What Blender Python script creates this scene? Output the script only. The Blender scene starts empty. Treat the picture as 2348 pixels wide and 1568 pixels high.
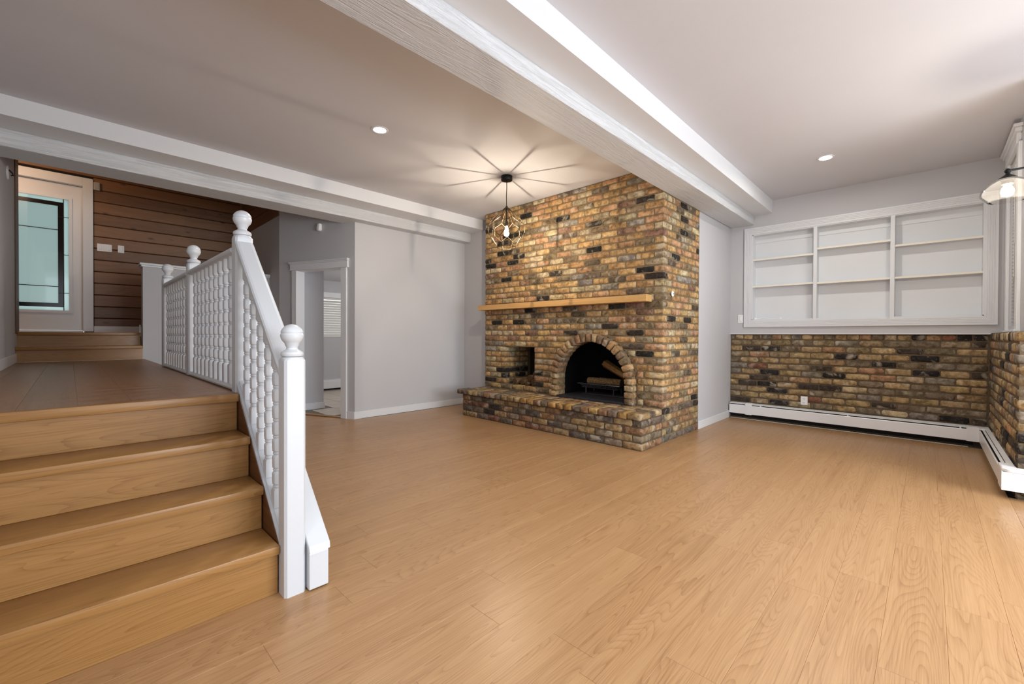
import bpy, bmesh, math, random
from mathutils import Vector, Matrix

# ------------------------------------------------------------------ scene, camera, light
S = bpy.context.scene
COL = S.collection
random.seed(7)
S.view_settings.view_transform = 'Standard'
S.view_settings.look = 'None'
S.view_settings.exposure = 1.15
S.view_settings.gamma = 1.0
S.view_settings.use_curve_mapping = False
cy = S.cycles
cy.use_denoising = True
cy.max_bounces = 10
cy.diffuse_bounces = 6
cy.glossy_bounces = 4
cy.transparent_max_bounces = 10
cy.caustics_reflective = False
cy.caustics_refractive = False
cy.sample_clamp_indirect = 6.0

HC = 1.1
F_PX, YAW, PITCH, ROLL, PPY = 983.14, 0.770086, -0.0086578, 0.00434401, -6.2775
cam_data = bpy.data.cameras.new('camera')
cam = bpy.data.objects.new('camera', cam_data)
COL.objects.link(cam)
_fw = Vector((math.cos(YAW) * math.cos(PITCH), math.sin(YAW) * math.cos(PITCH), math.sin(PITCH)))
_r = Vector((math.sin(YAW), -math.cos(YAW), 0))
_u = _r.cross(_fw)
_r, _u = math.cos(ROLL) * _r + math.sin(ROLL) * _u, -math.sin(ROLL) * _r + math.cos(ROLL) * _u
cam.matrix_world = Matrix(((_r.x, _u.x, -_fw.x, 0), (_r.y, _u.y, -_fw.y, 0), (_r.z, _u.z, -_fw.z, HC), (0, 0, 0, 1)))
cam_data.sensor_fit = 'HORIZONTAL'
cam_data.sensor_width = 36.0
cam_data.lens = F_PX * 36.0 / 2348.0
cam_data.shift_y = PPY / 2348.0
cam_data.clip_start = 0.05
S.camera = cam

world = bpy.data.worlds.new('world')
S.world = world
world.use_nodes = True
bg = world.node_tree.nodes['Background']
bg.inputs[0].default_value = (0.84, 0.92, 1.0, 1)
bg.inputs[1].default_value = 0.85


def area(name, loc, target, sx, sy, power, color, spread=180):
    l = bpy.data.lights.new(name, 'AREA')
    l.shape = 'RECTANGLE'
    l.size, l.size_y = sx, sy
    l.energy = power
    l.color = color
    l.spread = math.radians(spread)
    o = bpy.data.objects.new(name, l)
    COL.objects.link(o)
    o.location = loc
    d = Vector(target) - Vector(loc)
    o.rotation_euler = d.to_track_quat('-Z', 'Y').to_euler()
    return o


def point(name, loc, power, color, r=0.05):
    l = bpy.data.lights.new(name, 'POINT')
    l.energy = power
    l.color = color
    l.shadow_soft_size = r
    o = bpy.data.objects.new(name, l)
    COL.objects.link(o)
    o.location = loc
    return o


def spot(name, loc, power, color, angle=130, blend=0.9, r=0.05):
    l = bpy.data.lights.new(name, 'SPOT')
    l.energy = power
    l.color = color
    l.spot_size = math.radians(angle)
    l.spot_blend = blend
    l.shadow_soft_size = r
    o = bpy.data.objects.new(name, l)
    COL.objects.link(o)
    o.location = loc
    return o


# daylight through the big window of the room's right side, past the brick pier
area('window_daylight', (2.6, -2.65, 1.25), (2.6, 0.5, 0.25), 2.8, 1.4, 82, (0.88, 0.94, 1.0))
# unseen spots added under the ceiling around the camera to brighten the room
spot('ceiling_fill_near', (2.6, -0.75, 2.84), 50, (1.0, 0.95, 0.88), 150)
spot('ceiling_fill_stair', (-0.6, 1.0, 2.83), 15, (1.0, 0.95, 0.88), 150)
spot('ceiling_fill_middle', (0.7, 0.2, 2.83), 18, (1.0, 0.95, 0.88), 150)
# warm lamp of the entry hall above the header, added unseen white fill for the side room
point('entry_lamp', (-0.55, 7.35, 3.3), 10, (1.0, 0.66, 0.42), 0.1)
point('side_room_fill', (4.3, 6.6, 1.8), 17, (1.0, 0.96, 0.92), 0.15)

# ------------------------------------------------------------------ materials
def lin(h):
    h = h.lstrip('#')
    out = []
    for i in (0, 2, 4):
        c = int(h[i:i + 2], 16) / 255
        out.append(c / 12.92 if c <= 0.04045 else ((c + 0.055) / 1.055) ** 2.4)
    return (out[0], out[1], out[2], 1)


class NT:
    def __init__(self, name):
        self.m = bpy.data.materials.new(name)
        self.m.use_nodes = True
        self.t = self.m.node_tree
        self.b = self.t.nodes['Principled BSDF']

    def n(self, kind, **kw):
        nd = self.t.nodes.new(kind)
        for k, v in kw.items():
            setattr(nd, k, v)
        return nd

    def l(self, a, b):
        self.t.links.new(a, b)

    def math(self, op, a, b=None, c=None):
        nd = self.n('ShaderNodeMath', operation=op)
        for i, x in enumerate((a, b, c)):
            if x is None:
                continue
            if hasattr(x, 'links'):
                self.l(x, nd.inputs[i])
            else:
                nd.inputs[i].default_value = x
        return nd.outputs[0]

    def noise(self, vec, scale, detail=3, rough=0.55, dist=0.0):
        nd = self.n('ShaderNodeTexNoise')
        nd.inputs['Scale'].default_value = scale
        nd.inputs['Detail'].default_value = detail
        nd.inputs['Roughness'].default_value = rough
        nd.inputs['Distortion'].default_value = dist
        if vec is not None:
            self.l(vec, nd.inputs['Vector'])
        return nd.outputs['Fac']

    def ramp(self, fac, stops):
        nd = self.n('ShaderNodeValToRGB')
        e = nd.color_ramp.elements
        while len(e) < len(stops):
            e.new(0.5)
        for i, (p, c) in enumerate(stops):
            e[i].position = p
            e[i].color = c if len(c) == 4 else (*c, 1)
        self.l(fac, nd.inputs[0])
        return nd.outputs[0]

    def mix(self, fac, a, b, mode='MIX'):
        nd = self.n('ShaderNodeMix', data_type='RGBA', blend_type=mode)
        for sock, x in ((nd.inputs[0], fac), (nd.inputs[6], a), (nd.inputs[7], b)):
            if hasattr(x, 'links'):
                self.l(x, sock)
            else:
                sock.default_value = x
        return nd.outputs[2]

    def bump(self, h, strength=0.3, dist=0.01):
        nd = self.n('ShaderNodeBump')
        nd.inputs['Strength'].default_value = strength
        nd.inputs['Distance'].default_value = dist
        self.l(h, nd.inputs['Height'])
        self.l(nd.outputs[0], self.b.inputs['Normal'])

    def obj(self, scale=(1, 1, 1), rnd=0.0):
        tc = self.n('ShaderNodeTexCoord')
        v = tc.outputs['Object']
        if rnd:
            oi = self.n('ShaderNodeObjectInfo')
            cx = self.n('ShaderNodeCombineXYZ')
            self.l(self.math('MULTIPLY', oi.outputs['Random'], rnd), cx.inputs[0])
            self.l(self.math('MULTIPLY', oi.outputs['Random'], rnd * 2.3), cx.inputs[1])
            self.l(self.math('MULTIPLY', oi.outputs['Random'], rnd * 3.1), cx.inputs[2])
            ad = self.n('ShaderNodeVectorMath', operation='ADD')
            self.l(v, ad.inputs[0])
            self.l(cx.outputs[0], ad.inputs[1])
            v = ad.outputs[0]
        mp = self.n('ShaderNodeMapping')
        mp.inputs['Scale'].default_value = scale
        self.l(v, mp.inputs[0])
        return mp.outputs[0]

    def set(self, color=None, rough=None, metal=None, spec=None):
        if color is not None:
            if hasattr(color, 'links'):
                self.l(color, self.b.inputs['Base Color'])
            else:
                self.b.inputs['Base Color'].default_value = color
        if rough is not None:
            if hasattr(rough, 'links'):
                self.l(rough, self.b.inputs['Roughness'])
            else:
                self.b.inputs['Roughness'].default_value = rough
        if metal is not None:
            self.b.inputs['Metallic'].default_value = metal
        if spec is not None:
            self.b.inputs['Specular IOR Level'].default_value = spec
        return self.m


def paint(name, hexc, rough=0.6, mottling=0.04, bump=0.0, bscale=(60, 60, 60)):
    t = NT(name)
    c = lin(hexc)
    v = t.obj((1, 1, 1))
    f = t.noise(v, 1.3, 3)
    d = tuple(x * (1 - mottling) for x in c[:3])
    col = t.ramp(f, [(0.35, d), (0.65, c)])
    if bump:
        t.bump(t.noise(t.obj(bscale), 1.0, 4, 0.6), bump, 0.004)
    return t.set(col, rough)


def wood(name, base, dark, light, axis='X', rough=0.42, grain=1.0, ring=9.0, tone=0.10, knots=0.0, across=9.0, spec=0.4):
    """plank wood: growth-ring contours along the long axis, fine fibres, a tone of its own per piece"""
    t = NT(name)
    ax = {'X': 0, 'Y': 1, 'Z': 2}[axis]
    s1 = [across] * 3
    s1[ax] = across * 0.10
    s2 = [260.0] * 3
    s2[ax] = 5.0
    s3 = [26.0] * 3
    s3[ax] = 0.6
    v1 = t.obj(tuple(s1), 37.0)
    n1 = t.noise(v1, 0.9, 1.5, 0.4, 0.2)
    wob = t.noise(t.obj(tuple(q * 5 for q in s1), 37.0), 1.0, 3, 0.6)
    rings = t.math('FRACT', t.math('ADD', t.math('MULTIPLY', n1, ring), t.math('MULTIPLY', wob, 0.45)))
    rings = t.math('POWER', rings, 4.0)
    fib = t.noise(t.obj(tuple(s2), 37.0), 1.0, 2, 0.6)
    band = t.noise(t.obj(tuple(s3), 37.0), 1.0, 3, 0.6)
    oi = t.n('ShaderNodeObjectInfo')
    f = t.math('ADD', t.math('MULTIPLY', rings, 0.21 * grain), t.math('MULTIPLY', fib, 0.55 * grain))
    f = t.math('ADD', f, t.math('MULTIPLY', band, 0.45))
    f = t.math('ADD', f, t.math('MULTIPLY', t.math('SUBTRACT', oi.outputs['Random'], 0.5), tone * 2))
    col = t.ramp(f, [(0.25, light), (0.55, base), (1.05, dark)])
    if knots:
        vo = t.n('ShaderNodeTexVoronoi')
        vo.inputs['Scale'].default_value = 1.0
        sk = [7.0] * 3
        sk[ax] = 2.6
        t.l(t.obj(tuple(sk), 17.0), vo.inputs['Vector'])
        k = t.ramp(vo.outputs['Distance'], [(0.03, (1, 1, 1)), (0.13, (0, 0, 0))])
        kf = t.math('MULTIPLY', k, knots)
        col = t.mix(kf, col, (0.035, 0.014, 0.006, 1))
    t.bump(t.math('ADD', fib, t.math('MULTIPLY', rings, 0.4)), 0.06 * grain, 0.002)
    return t.set(col, rough, spec=spec)


def brick_mat(name, source):
    t = NT(name)
    if source == 'object':
        oi = t.n('ShaderNodeObjectInfo')
        base = oi.outputs['Color']
        v = t.obj((1, 1, 1), 19.0)
    else:
        at = t.n('ShaderNodeVertexColor', layer_name='tint')
        base = at.outputs['Color']
        v = t.obj((1, 1, 1))
    n1 = t.noise(v, 16, 5, 0.65)
    n2 = t.noise(v, 70, 4, 0.7)
    n3 = t.noise(v, 9, 3, 0.5, 0.6)
    c = t.mix(t.ramp(n1, [(0.36, (1, 1, 1)), (0.62, (0, 0, 0))]), base, (0.36, 0.33, 0.29, 1), 'MULTIPLY')
    n4 = t.noise(v, 34, 4, 0.7, 1.0)
    c = t.mix(t.math('MULTIPLY', t.ramp(n4, [(0.56, (0, 0, 0)), (0.66, (1, 1, 1))]), 0.6), c, (0.10, 0.08, 0.062, 1))
    c = t.mix(t.math('MULTIPLY', t.ramp(n3, [(0.57, (0, 0, 0)), (0.72, (1, 1, 1))]), 0.5), c, (0.62, 0.55, 0.42, 1))
    c = t.mix(t.math('MULTIPLY', t.ramp(n2, [(0.62, (0, 0, 0)), (0.72, (1, 1, 1))]), 0.7), c, (0.05, 0.04, 0.033, 1))
    c = t.mix(t.math('MULTIPLY', t.ramp(n2, [(0.26, (1, 1, 1)), (0.36, (0, 0, 0))]), 0.55), c, (0.66, 0.60, 0.48, 1))
    t.bump(t.math('ADD', t.math('MULTIPLY', n2, 0.5), n1), 0.55, 0.008)
    return t.set(c, 0.9, spec=0.25)


def rough_mat(name, c1, c2, scale=40, bump=0.5, rough=0.95):
    t = NT(name)
    v = t.obj((1, 1, 1))
    n1 = t.noise(v, scale, 5, 0.65)
    t.bump(n1, bump, 0.008)
    return t.set(t.ramp(n1, [(0.3, lin(c1)), (0.7, lin(c2))]), rough, spec=0.2)


def emit(name, color, strength):
    t = NT(name)
    t.b.inputs['Base Color'].default_value = (*color, 1)
    t.b.inputs['Emission Color'].default_value = (*color, 1)
    t.b.inputs['Emission Strength'].default_value = strength
    return t.m


def metal(name, hexc, rough=0.35, m=1.0):
    t = NT(name)
    return t.set(lin(hexc), rough, m)


def glass(name, tint, transp=0.85, rough=0.03):
    """thin clear glass: see-through with a glossy coat"""
    m = bpy.data.materials.new(name)
    m.use_nodes = True
    t = m.node_tree
    t.nodes.remove(t.nodes['Principled BSDF'])
    out = t.nodes['Material Output']
    tr = t.nodes.new('ShaderNodeBsdfTransparent')
    tr.inputs[0].default_value = (*tint, 1)
    gl = t.nodes.new('ShaderNodeBsdfGlossy')
    gl.inputs['Roughness'].default_value = rough
    tl = t.nodes.new('ShaderNodeBsdfTranslucent')
    tl.inputs[0].default_value = (0.95, 0.93, 0.9, 1)
    m1 = t.nodes.new('ShaderNodeMixShader')
    m1.inputs[0].default_value = 1.0 - transp
    t.links.new(tr.outputs[0], m1.inputs[1])
    t.links.new(tl.outputs[0], m1.inputs[2])
    fr = t.nodes.new('ShaderNodeLayerWeight')
    fr.inputs[0].default_value = 0.08
    mx = t.nodes.new('ShaderNodeMixShader')
    t.links.new(fr.outputs['Fresnel'], mx.inputs[0])
    t.links.new(m1.outputs[0], mx.inputs[1])
    t.links.new(gl.outputs[0], mx.inputs[2])
    t.links.new(mx.outputs[0], out.inputs[0])
    return m


def frosted(name, tint):
    m = bpy.data.materials.new(name)
    m.use_nodes = True
    t = m.node_tree
    t.nodes.remove(t.nodes['Principled BSDF'])
    out = t.nodes['Material Output']
    tl = t.nodes.new('ShaderNodeBsdfTranslucent')
    tl.inputs[0].default_value = (*tint, 1)
    gl = t.nodes.new('ShaderNodeBsdfGlossy')
    gl.inputs['Roughness'].default_value = 0.04
    mx = t.nodes.new('ShaderNodeMixShader')
    mx.inputs[0].default_value = 0.08
    t.links.new(tl.outputs[0], mx.inputs[1])
    t.links.new(gl.outputs[0], mx.inputs[2])
    t.links.new(mx.outputs[0], out.inputs[0])
    return m


M = {}
M['wall'] = paint('wall_paint', '#BFBFC2', 0.75, 0.03)
M['ceiling'] = paint('ceiling_paint', '#CCCCD1', 0.85, 0.02)
M['white'] = paint('white_trim_paint', '#DADCDF', 0.42, 0.02)
M['rail_white'] = paint('white_rail_paint', '#CCD0D5', 0.35, 0.03, 0.12, (40, 40, 40))
M['shelf_white'] = paint('shelf_paint', '#DADDE0', 0.5, 0.02)
M['cream'] = paint('shelf_edge_paint', '#E9E4D6', 0.5, 0.02)
M['heater'] = paint('heater_enamel', '#E6E7E8', 0.35, 0.01)
M['plastic'] = paint('white_plastic', '#EDEEEF', 0.3, 0.0)
M['dark'] = paint('dark_gap', '#15120F', 0.9, 0.1)
M['black'] = metal('black_metal', '#141414', 0.45, 0.6)
M['iron'] = metal('grate_iron', '#55565A', 0.35, 0.5)
M['brass'] = metal('bronze_wire', '#4E4130', 0.5, 0.9)
M['grey_plastic'] = paint('grey_plastic', '#A9A49C', 0.5, 0.0)
_t = NT('sawn_white_beam')
_v = _t.obj((1.6, 26, 26))
_n = _t.noise(_v, 1.0, 5, 0.62, 1.2)
_n2 = _t.noise(_t.obj((6, 140, 140)), 1.0, 3, 0.6)
_h = _t.math('ADD', _t.ramp(_n, [(0.42, (0, 0, 0)), (0.5, (1, 1, 1)), (0.58, (0.2, 0.2, 0.2))]), _t.math('MULTIPLY', _n2, 0.35))
_t.bump(_h, 0.55, 0.006)
M['beam'] = _t.set(lin('#CED0D3'), 0.6)
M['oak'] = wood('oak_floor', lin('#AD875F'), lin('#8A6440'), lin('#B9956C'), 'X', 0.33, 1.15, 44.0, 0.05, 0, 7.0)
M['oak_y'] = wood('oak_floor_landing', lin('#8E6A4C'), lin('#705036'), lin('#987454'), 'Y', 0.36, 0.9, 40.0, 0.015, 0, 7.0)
M['oak_step'] = wood('oak_step', lin('#9A7141'), lin('#774F26'), lin('#A67C4B'), 'X', 0.36, 1.05, 38.0, 0.04, 0, 7.0)
M['oak_mantel'] = wood('oak_mantel', lin('#BE9259'), lin('#A0723C'), lin('#CBA46C'), 'Y', 0.5, 0.6, 5.0, 0.05)
M['cedar'] = wood('cedar_board', lin('#7B583B'), lin('#60432D'), lin('#8B6546'), 'X', 0.42, 0.9, 9.0, 0.30, 0.85, 7.0)
M['cedar_y'] = wood('cedar_board_return', lin('#6E4A32'), lin('#553622'), lin('#7C543A'), 'Y', 0.45, 0.9, 8.0, 0.20, 0.85, 7.0)
M['stringer'] = wood('dark_stringer', lin('#5E3A1E'), lin('#3B2110'), lin('#75491F'), 'Y', 0.5, 1.0, 8.0, 0.1)
M['brick'] = brick_mat('old_brick', 'object')
M['brick_mass'] = brick_mat('old_brick_mass', 'mesh')
M['mortar'] = rough_mat('mortar', '#65563F', '#84735A', 60)
M['mortar_dark'] = rough_mat('mortar_dark', '#4E4234', '#6C5D4A', 60)
M['soot'] = rough_mat('soot', '#060606', '#101010', 12, 0.4)
M['niche'] = rough_mat('niche_shade', '#1E1813', '#33291F', 30, 0.4)  # deep shadow of the log niche painted into its back as dark brown
M['slab'] = rough_mat('dark_metal_slab', '#26262A', '#323236', 20, 0.15, 0.6)
M['bark'] = rough_mat('bark', '#4A3A28', '#9C7E58', 55, 1.0)
M['log_end'] = rough_mat('log_end', '#3A2C1E', '#5E4A34', 50, 0.5)
M['split_wood'] = wood('split_log', lin('#A87B48'), lin('#5C3F22'), lin('#C79B62'), 'X', 0.7, 1.2, 6.0, 0.1, 0, 18.0)
M['tile'] = paint('floor_tile', '#C3B7A8', 0.4, 0.08)
M['grout'] = rough_mat('grout', '#6F675D', '#857B6F', 60, 0.2)
M['blind'] = paint('blind_slat', '#D2CEC8', 0.55, 0.0)
M['pane'] = frosted('frosted_pane', (0.46, 0.52, 0.49))
M['pane_edge'] = frosted('textured_pane', (0.58, 0.66, 0.62))
M['lead'] = metal('lead_came', '#23201F', 0.4, 0.7)
M['black_glass'] = metal('black_glass', '#1A1413', 0.15, 0.0)
M['clear'] = glass('clear_glass', (0.97, 0.97, 0.95), 0.97)
M['shade_glass'] = glass('shade_glass', (0.97, 0.96, 0.94), 0.995)
M['lens'] = emit('light_lens', (1.0, 0.95, 0.88), 270.0)
M['filament'] = emit('filament', (1.0, 0.84, 0.64), 3600.0)


def glow(name, color, strength):
    m = bpy.data.materials.new(name)
    m.use_nodes = True
    t = m.node_tree
    t.nodes.remove(t.nodes['Principled BSDF'])
    tr = t.nodes.new('ShaderNodeBsdfTransparent')
    em = t.nodes.new('ShaderNodeEmission')
    em.inputs[0].default_value = (*color, 1)
    em.inputs[1].default_value = strength
    ad = t.nodes.new('ShaderNodeAddShader')
    t.links.new(tr.outputs[0], ad.inputs[0])
    t.links.new(em.outputs[0], ad.inputs[1])
    t.links.new(ad.outputs[0], t.nodes['Material Output'].inputs[0])
    return m


M['bulb'] = glow('bulb_glow', (1.0, 0.88, 0.70), 3.0)
M['bulb_white'] = emit('bulb_glow_soft', (1.0, 0.91, 0.80), 290.0)

# ------------------------------------------------------------------ builders
WL = {}


def tag(o, label=None, cat=None, group=None, kind=None):
    for k, v in (('label', label), ('category', cat), ('group', group), ('kind', kind)):
        if v:
            o[k] = v
    return o


def link(name, me, loc, parent=None):
    o = bpy.data.objects.new(name, me)
    COL.objects.link(o)
    loc = Vector(loc)
    WL[o] = loc
    if parent is not None:
        o.parent = parent
        o.location = loc - WL[parent]
    else:
        o.location = loc
    return o


def thing(name, loc, label, cat, group=None):
    return tag(link(name, None, loc), label, cat, group)


def finish(bm, name, mat, parent=None, loc=None, smooth=False):
    if loc is None:
        xs = [v.co for v in bm.verts]
        lo = Vector([min(c[i] for c in xs) for i in range(3)])
        hi = Vector([max(c[i] for c in xs) for i in range(3)])
        loc = Vector(((lo.x + hi.x) / 2, (lo.y + hi.y) / 2, lo.z))
    loc = Vector(loc)
    for v in bm.verts:
        v.co -= loc
    bmesh.ops.recalc_face_normals(bm, faces=bm.faces[:])
    me = bpy.data.meshes.new(name)
    bm.to_mesh(me)
    bm.free()
    if smooth:
        for p in me.polygons:
            p.use_smooth = True
        me.set_sharp_from_angle(angle=math.radians(smooth if smooth is not True else 40))
    me.materials.append(mat)
    return link(name, me, loc, parent)


def add_box(bm, x0, x1, y0, y1, z0, z1, bevel=0.0, seg=1):
    r = bmesh.ops.create_cube(bm, size=1)
    vs = r['verts']
    for v in vs:
        v.co = Vector((x0 + (v.co.x + .5) * (x1 - x0), y0 + (v.co.y + .5) * (y1 - y0), z0 + (v.co.z + .5) * (z1 - z0)))
    if bevel:
        es = list({e for v in vs for e in v.link_edges})
        bmesh.ops.bevel(bm, geom=es, offset=bevel, segments=seg, affect='EDGES', profile=0.5)


def box(name, x0, x1, y0, y1, z0, z1, mat, parent=None, bevel=0.0, seg=1, kind=None):
    bm = bmesh.new()
    add_box(bm, x0, x1, y0, y1, z0, z1, bevel, seg)
    o = finish(bm, name, mat, parent, smooth=35 if seg > 1 else False)
    if kind:
        o['kind'] = kind
    return o


def prism(name, poly, axis, a, b, mat, parent=None, bevel=0.0, kind=None):
    """extrude a 2-D polygon along an axis (X: poly is (y,z), Y: (x,z), Z: (x,y))"""
    bm = bmesh.new()

    def P(p, t):
        return {'X': (t, p[0], p[1]), 'Y': (p[0], t, p[1]), 'Z': (p[0], p[1], t)}[axis]
    v0 = [bm.verts.new(P(p, a)) for p in poly]
    v1 = [bm.verts.new(P(p, b)) for p in poly]
    bm.faces.new(v0)
    bm.faces.new(v1[::-1])
    n = len(poly)
    for i in range(n):
        bm.faces.new((v0[i], v1[i], v1[(i + 1) % n], v0[(i + 1) % n]))
    if bevel:
        bmesh.ops.bevel(bm, geom=bm.edges[:], offset=bevel, segments=1, affect='EDGES')
    o = finish(bm, name, mat, parent)
    if kind:
        o['kind'] = kind
    return o


def grid_wall(name, org, u, n, us, zs, holes, thick, mat, parent=None, kind='structure'):
    """flat wall in the u-z plane with rectangular holes; n points into the wall's thickness"""
    org, u, n = Vector(org), Vector(u).normalized(), Vector(n).normalized()
    U = sorted(set(list(us) + [h[0] for h in holes] + [h[1] for h in holes]))
    Z = sorted(set(list(zs) + [h[2] for h in holes] + [h[3] for h in holes]))
    bm = bmesh.new()
    V = {}

    def v(i, j, k):
        if (i, j, k) not in V:
            V[(i, j, k)] = bm.verts.new(org + u * U[i] + Vector((0, 0, Z[j])) + n * (thick * k))
        return V[(i, j, k)]

    def solid(i, j):
        if i < 0 or j < 0 or i >= len(U) - 1 or j >= len(Z) - 1:
            return False
        cu, cz = (U[i] + U[i + 1]) / 2, (Z[j] + Z[j + 1]) / 2
        return not any(h[0] < cu < h[1] and h[2] < cz < h[3] for h in holes)
    for i in range(len(U) - 1):
        for j in range(len(Z) - 1):
            if not solid(i, j):
                continue
            for k in (0, 1):
                bm.faces.new((v(i, j, k), v(i + 1, j, k), v(i + 1, j + 1, k), v(i, j + 1, k)))
            for di, dj, a, b in ((-1, 0, (i, j), (i, j + 1)), (1, 0, (i + 1, j), (i + 1, j + 1)), (0, -1, (i, j), (i + 1, j)), (0, 1, (i, j + 1), (i + 1, j + 1))):
                if not solid(i + di, j + dj):
                    bm.faces.new((v(*a, 0), v(*b, 0), v(*b, 1), v(*a, 1)))
    o = finish(bm, name, mat, parent)
    if kind:
        o['kind'] = kind
    return o


def add_lathe(bm, prof, cx, cy_, seg=20, flat=None, z0=0.0, axis=None):
    """profile [(r,z)]; flat = half width that clips the round to a square stock"""
    rings = []
    for r, z in prof:
        ring = []
        for k in range(seg):
            a = 2 * math.pi * (k + 0.5) / seg
            rr = max(r, 1e-4)
            if flat:
                rr = min(rr, flat / max(abs(math.cos(a)), abs(math.sin(a))))
            p = Vector((rr * math.cos(a), rr * math.sin(a), z))
            if axis is not None:
                p = axis @ p
            ring.append(bm.verts.new(p + Vector((cx, cy_, z0))))
        rings.append(ring)
    for a, b in zip(rings[:-1], rings[1:]):
        for k in range(seg):
            bm.faces.new((a[k], a[(k + 1) % seg], b[(k + 1) % seg], b[k]))
    bm.faces.new(rings[0][::-1])
    bm.faces.new(rings[-1])


def lathe(name, prof, cx, cy_, mat, parent=None, seg=20, z0=0.0, smooth=40, flat=None, axis=None, open_=False):
    bm = bmesh.new()
    add_lathe(bm, prof, cx, cy_, seg, flat, z0, axis)
    if open_:
        bm.faces.ensure_lookup_table()
        bmesh.ops.delete(bm, geom=[f for f in bm.faces if len(f.verts) > 4], context='FACES')
    return finish(bm, name, mat, parent, smooth=smooth)


def add_tube(bm, pts, r, seg=6, cap=True):
    pts = [Vector(p) for p in pts]
    rings = []
    for i, p in enumerate(pts):
        d = (pts[min(i + 1, len(pts) - 1)] - pts[max(i - 1, 0)]).normalized()
        up = Vector((0, 0, 1)) if abs(d.z) < 0.9 else Vector((1, 0, 0))
        a = d.cross(up).normalized()
        b = d.cross(a)
        rr = r[i] if isinstance(r, (list, tuple)) else r
        rings.append([bm.verts.new(p + (a * math.cos(2 * math.pi * k / seg) + b * math.sin(2 * math.pi * k / seg)) * rr) for k in range(seg)])
    for A, B in zip(rings[:-1], rings[1:]):
        for k in range(seg):
            bm.faces.new((A[k], A[(k + 1) % seg], B[(k + 1) % seg], B[k]))
    if cap:
        bm.faces.new(rings[0][::-1])
        bm.faces.new(rings[-1])


def tube(name, pts, r, mat, parent=None, seg=8):
    bm = bmesh.new()
    add_tube(bm, pts, r, seg)
    return finish(bm, name, mat, parent, smooth=50)


# ------------------------------------------------------------------ key dimensions (metres)
XB = 6.305      # face of the wall with the built-in shelves
XF = 4.205      # front of the fireplace
YF = 1.936      # right side of the fireplace
YL = 5.36       # grey wall at the far left
XA = 4.425      # wall left of the fireplace
ZL = 0.788      # stair landing
ZE = 1.117      # entry floor
YD = 8.41       # wall of the entry door
XP = 2.06       # right wall of the entry hall
ANG_A = Vector((2.582, YL - 0.004, 0))
ANG_B = Vector((XP, 6.58, 0))
ANG_T = (ANG_B - ANG_A).normalized()
ANG_L = (ANG_B - ANG_A).length
ANG_N = Vector((ANG_T.y, -ANG_T.x, 0))      # into the wall, away from the room
if ANG_N.x < 0:
    ANG_N = -ANG_N

# ------------------------------------------------------------------ floor with planks
floor = box('floor', -2.2, 6.6, -3.2, 7.3, -0.06, -0.012, M['dark'], kind='structure')
PW = 0.174


def plank_mesh(name, l, w, t, axis='X', mat=None, bev=0.0009):
    bm = bmesh.new()
    if axis == 'X':
        add_box(bm, -l / 2, l / 2, -w / 2, w / 2, -t, 0)
    else:
        add_box(bm, -w / 2, w / 2, -l / 2, l / 2, -t, 0)
    top = [e for e in bm.edges if all(abs(v.co.z) < 1e-6 for v in e.verts)]
    bmesh.ops.bevel(bm, geom=top, offset=bev, segments=1, affect='EDGES')
    bmesh.ops.recalc_face_normals(bm, faces=bm.faces[:])
    me = bpy.data.meshes.new(name)
    bm.to_mesh(me)
    bm.free()
    me.materials.append(mat)
    return me


rs = random.Random(3)
k0 = math.floor((-2.6 - 0.114) / PW)
k1 = math.ceil((6.75 - 0.114) / PW)
PL = 1.22
_pm = {}
for k in range(k0, k1):
    ya = 0.114 + k * PW
    yb = ya + PW
    ym = (ya + yb) / 2
    xs0 = -1.6
    if ym > 1.99:
        xs0 = 0.80
    xs1 = 6.285
    if ym < -0.40:
        xs1 = 4.50
    if ya > YF - 0.004:
        xs1 = 4.45
    if ym > YL - 0.02:
        f = (ym - ANG_A.y) / ANG_T.y
        xs1 = ANG_A.x + ANG_T.x * max(f, 0) + 0.12
    x = xs0 - rs.random() * PL
    while x < xs1:
        a, b = max(x, xs0), min(x + PL, xs1)
        if b - a > 0.03 and not (ym > 1.95 and a > 3.80 and ym < 4.55):
            key = round(b - a, 3)
            if key not in _pm:
                _pm[key] = plank_mesh('plank', key - 0.0003, PW - 0.0003, 0.011, 'X', M['oak'])
            link('plank', _pm[key], ((a + b) / 2, ym, 0), floor)
        x += PL

# tile floor of the side room beyond the doorway
side_floor = prism('floor_side_room', [(2.62, YL + 0.1), (4.9, YL + 0.1), (4.9, 8.6), (2.15, 8.6), (2.15, 6.5), (ANG_A + ANG_T * 1.0 + ANG_N * 0.06).xy, (ANG_A + ANG_T * 0.2 + ANG_N * 0.06).xy], 'Z', -0.02, 0.001, M['grout'], kind='structure')
ts = 0.31
for i in range(-1, 9):
    for j in range(0, 10):
        a = Vector((2.435 + i * ts, 5.47 + j * ts))
        c = a + Vector((ts / 2, ts / 2))
        s = (c - ANG_A.xy).dot(ANG_N.xy)
        if s < 0.22 or c.x > 4.4 or c.y > 8.44 or (c.y > 6.3 and c.x < 2.75 and c.y < 6.75):
            continue
        box('tile', a.x + .003, a.x + ts - .003, a.y + .003, a.y + ts - .003, 0.0012, 0.006, M['tile'], side_floor)

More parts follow.
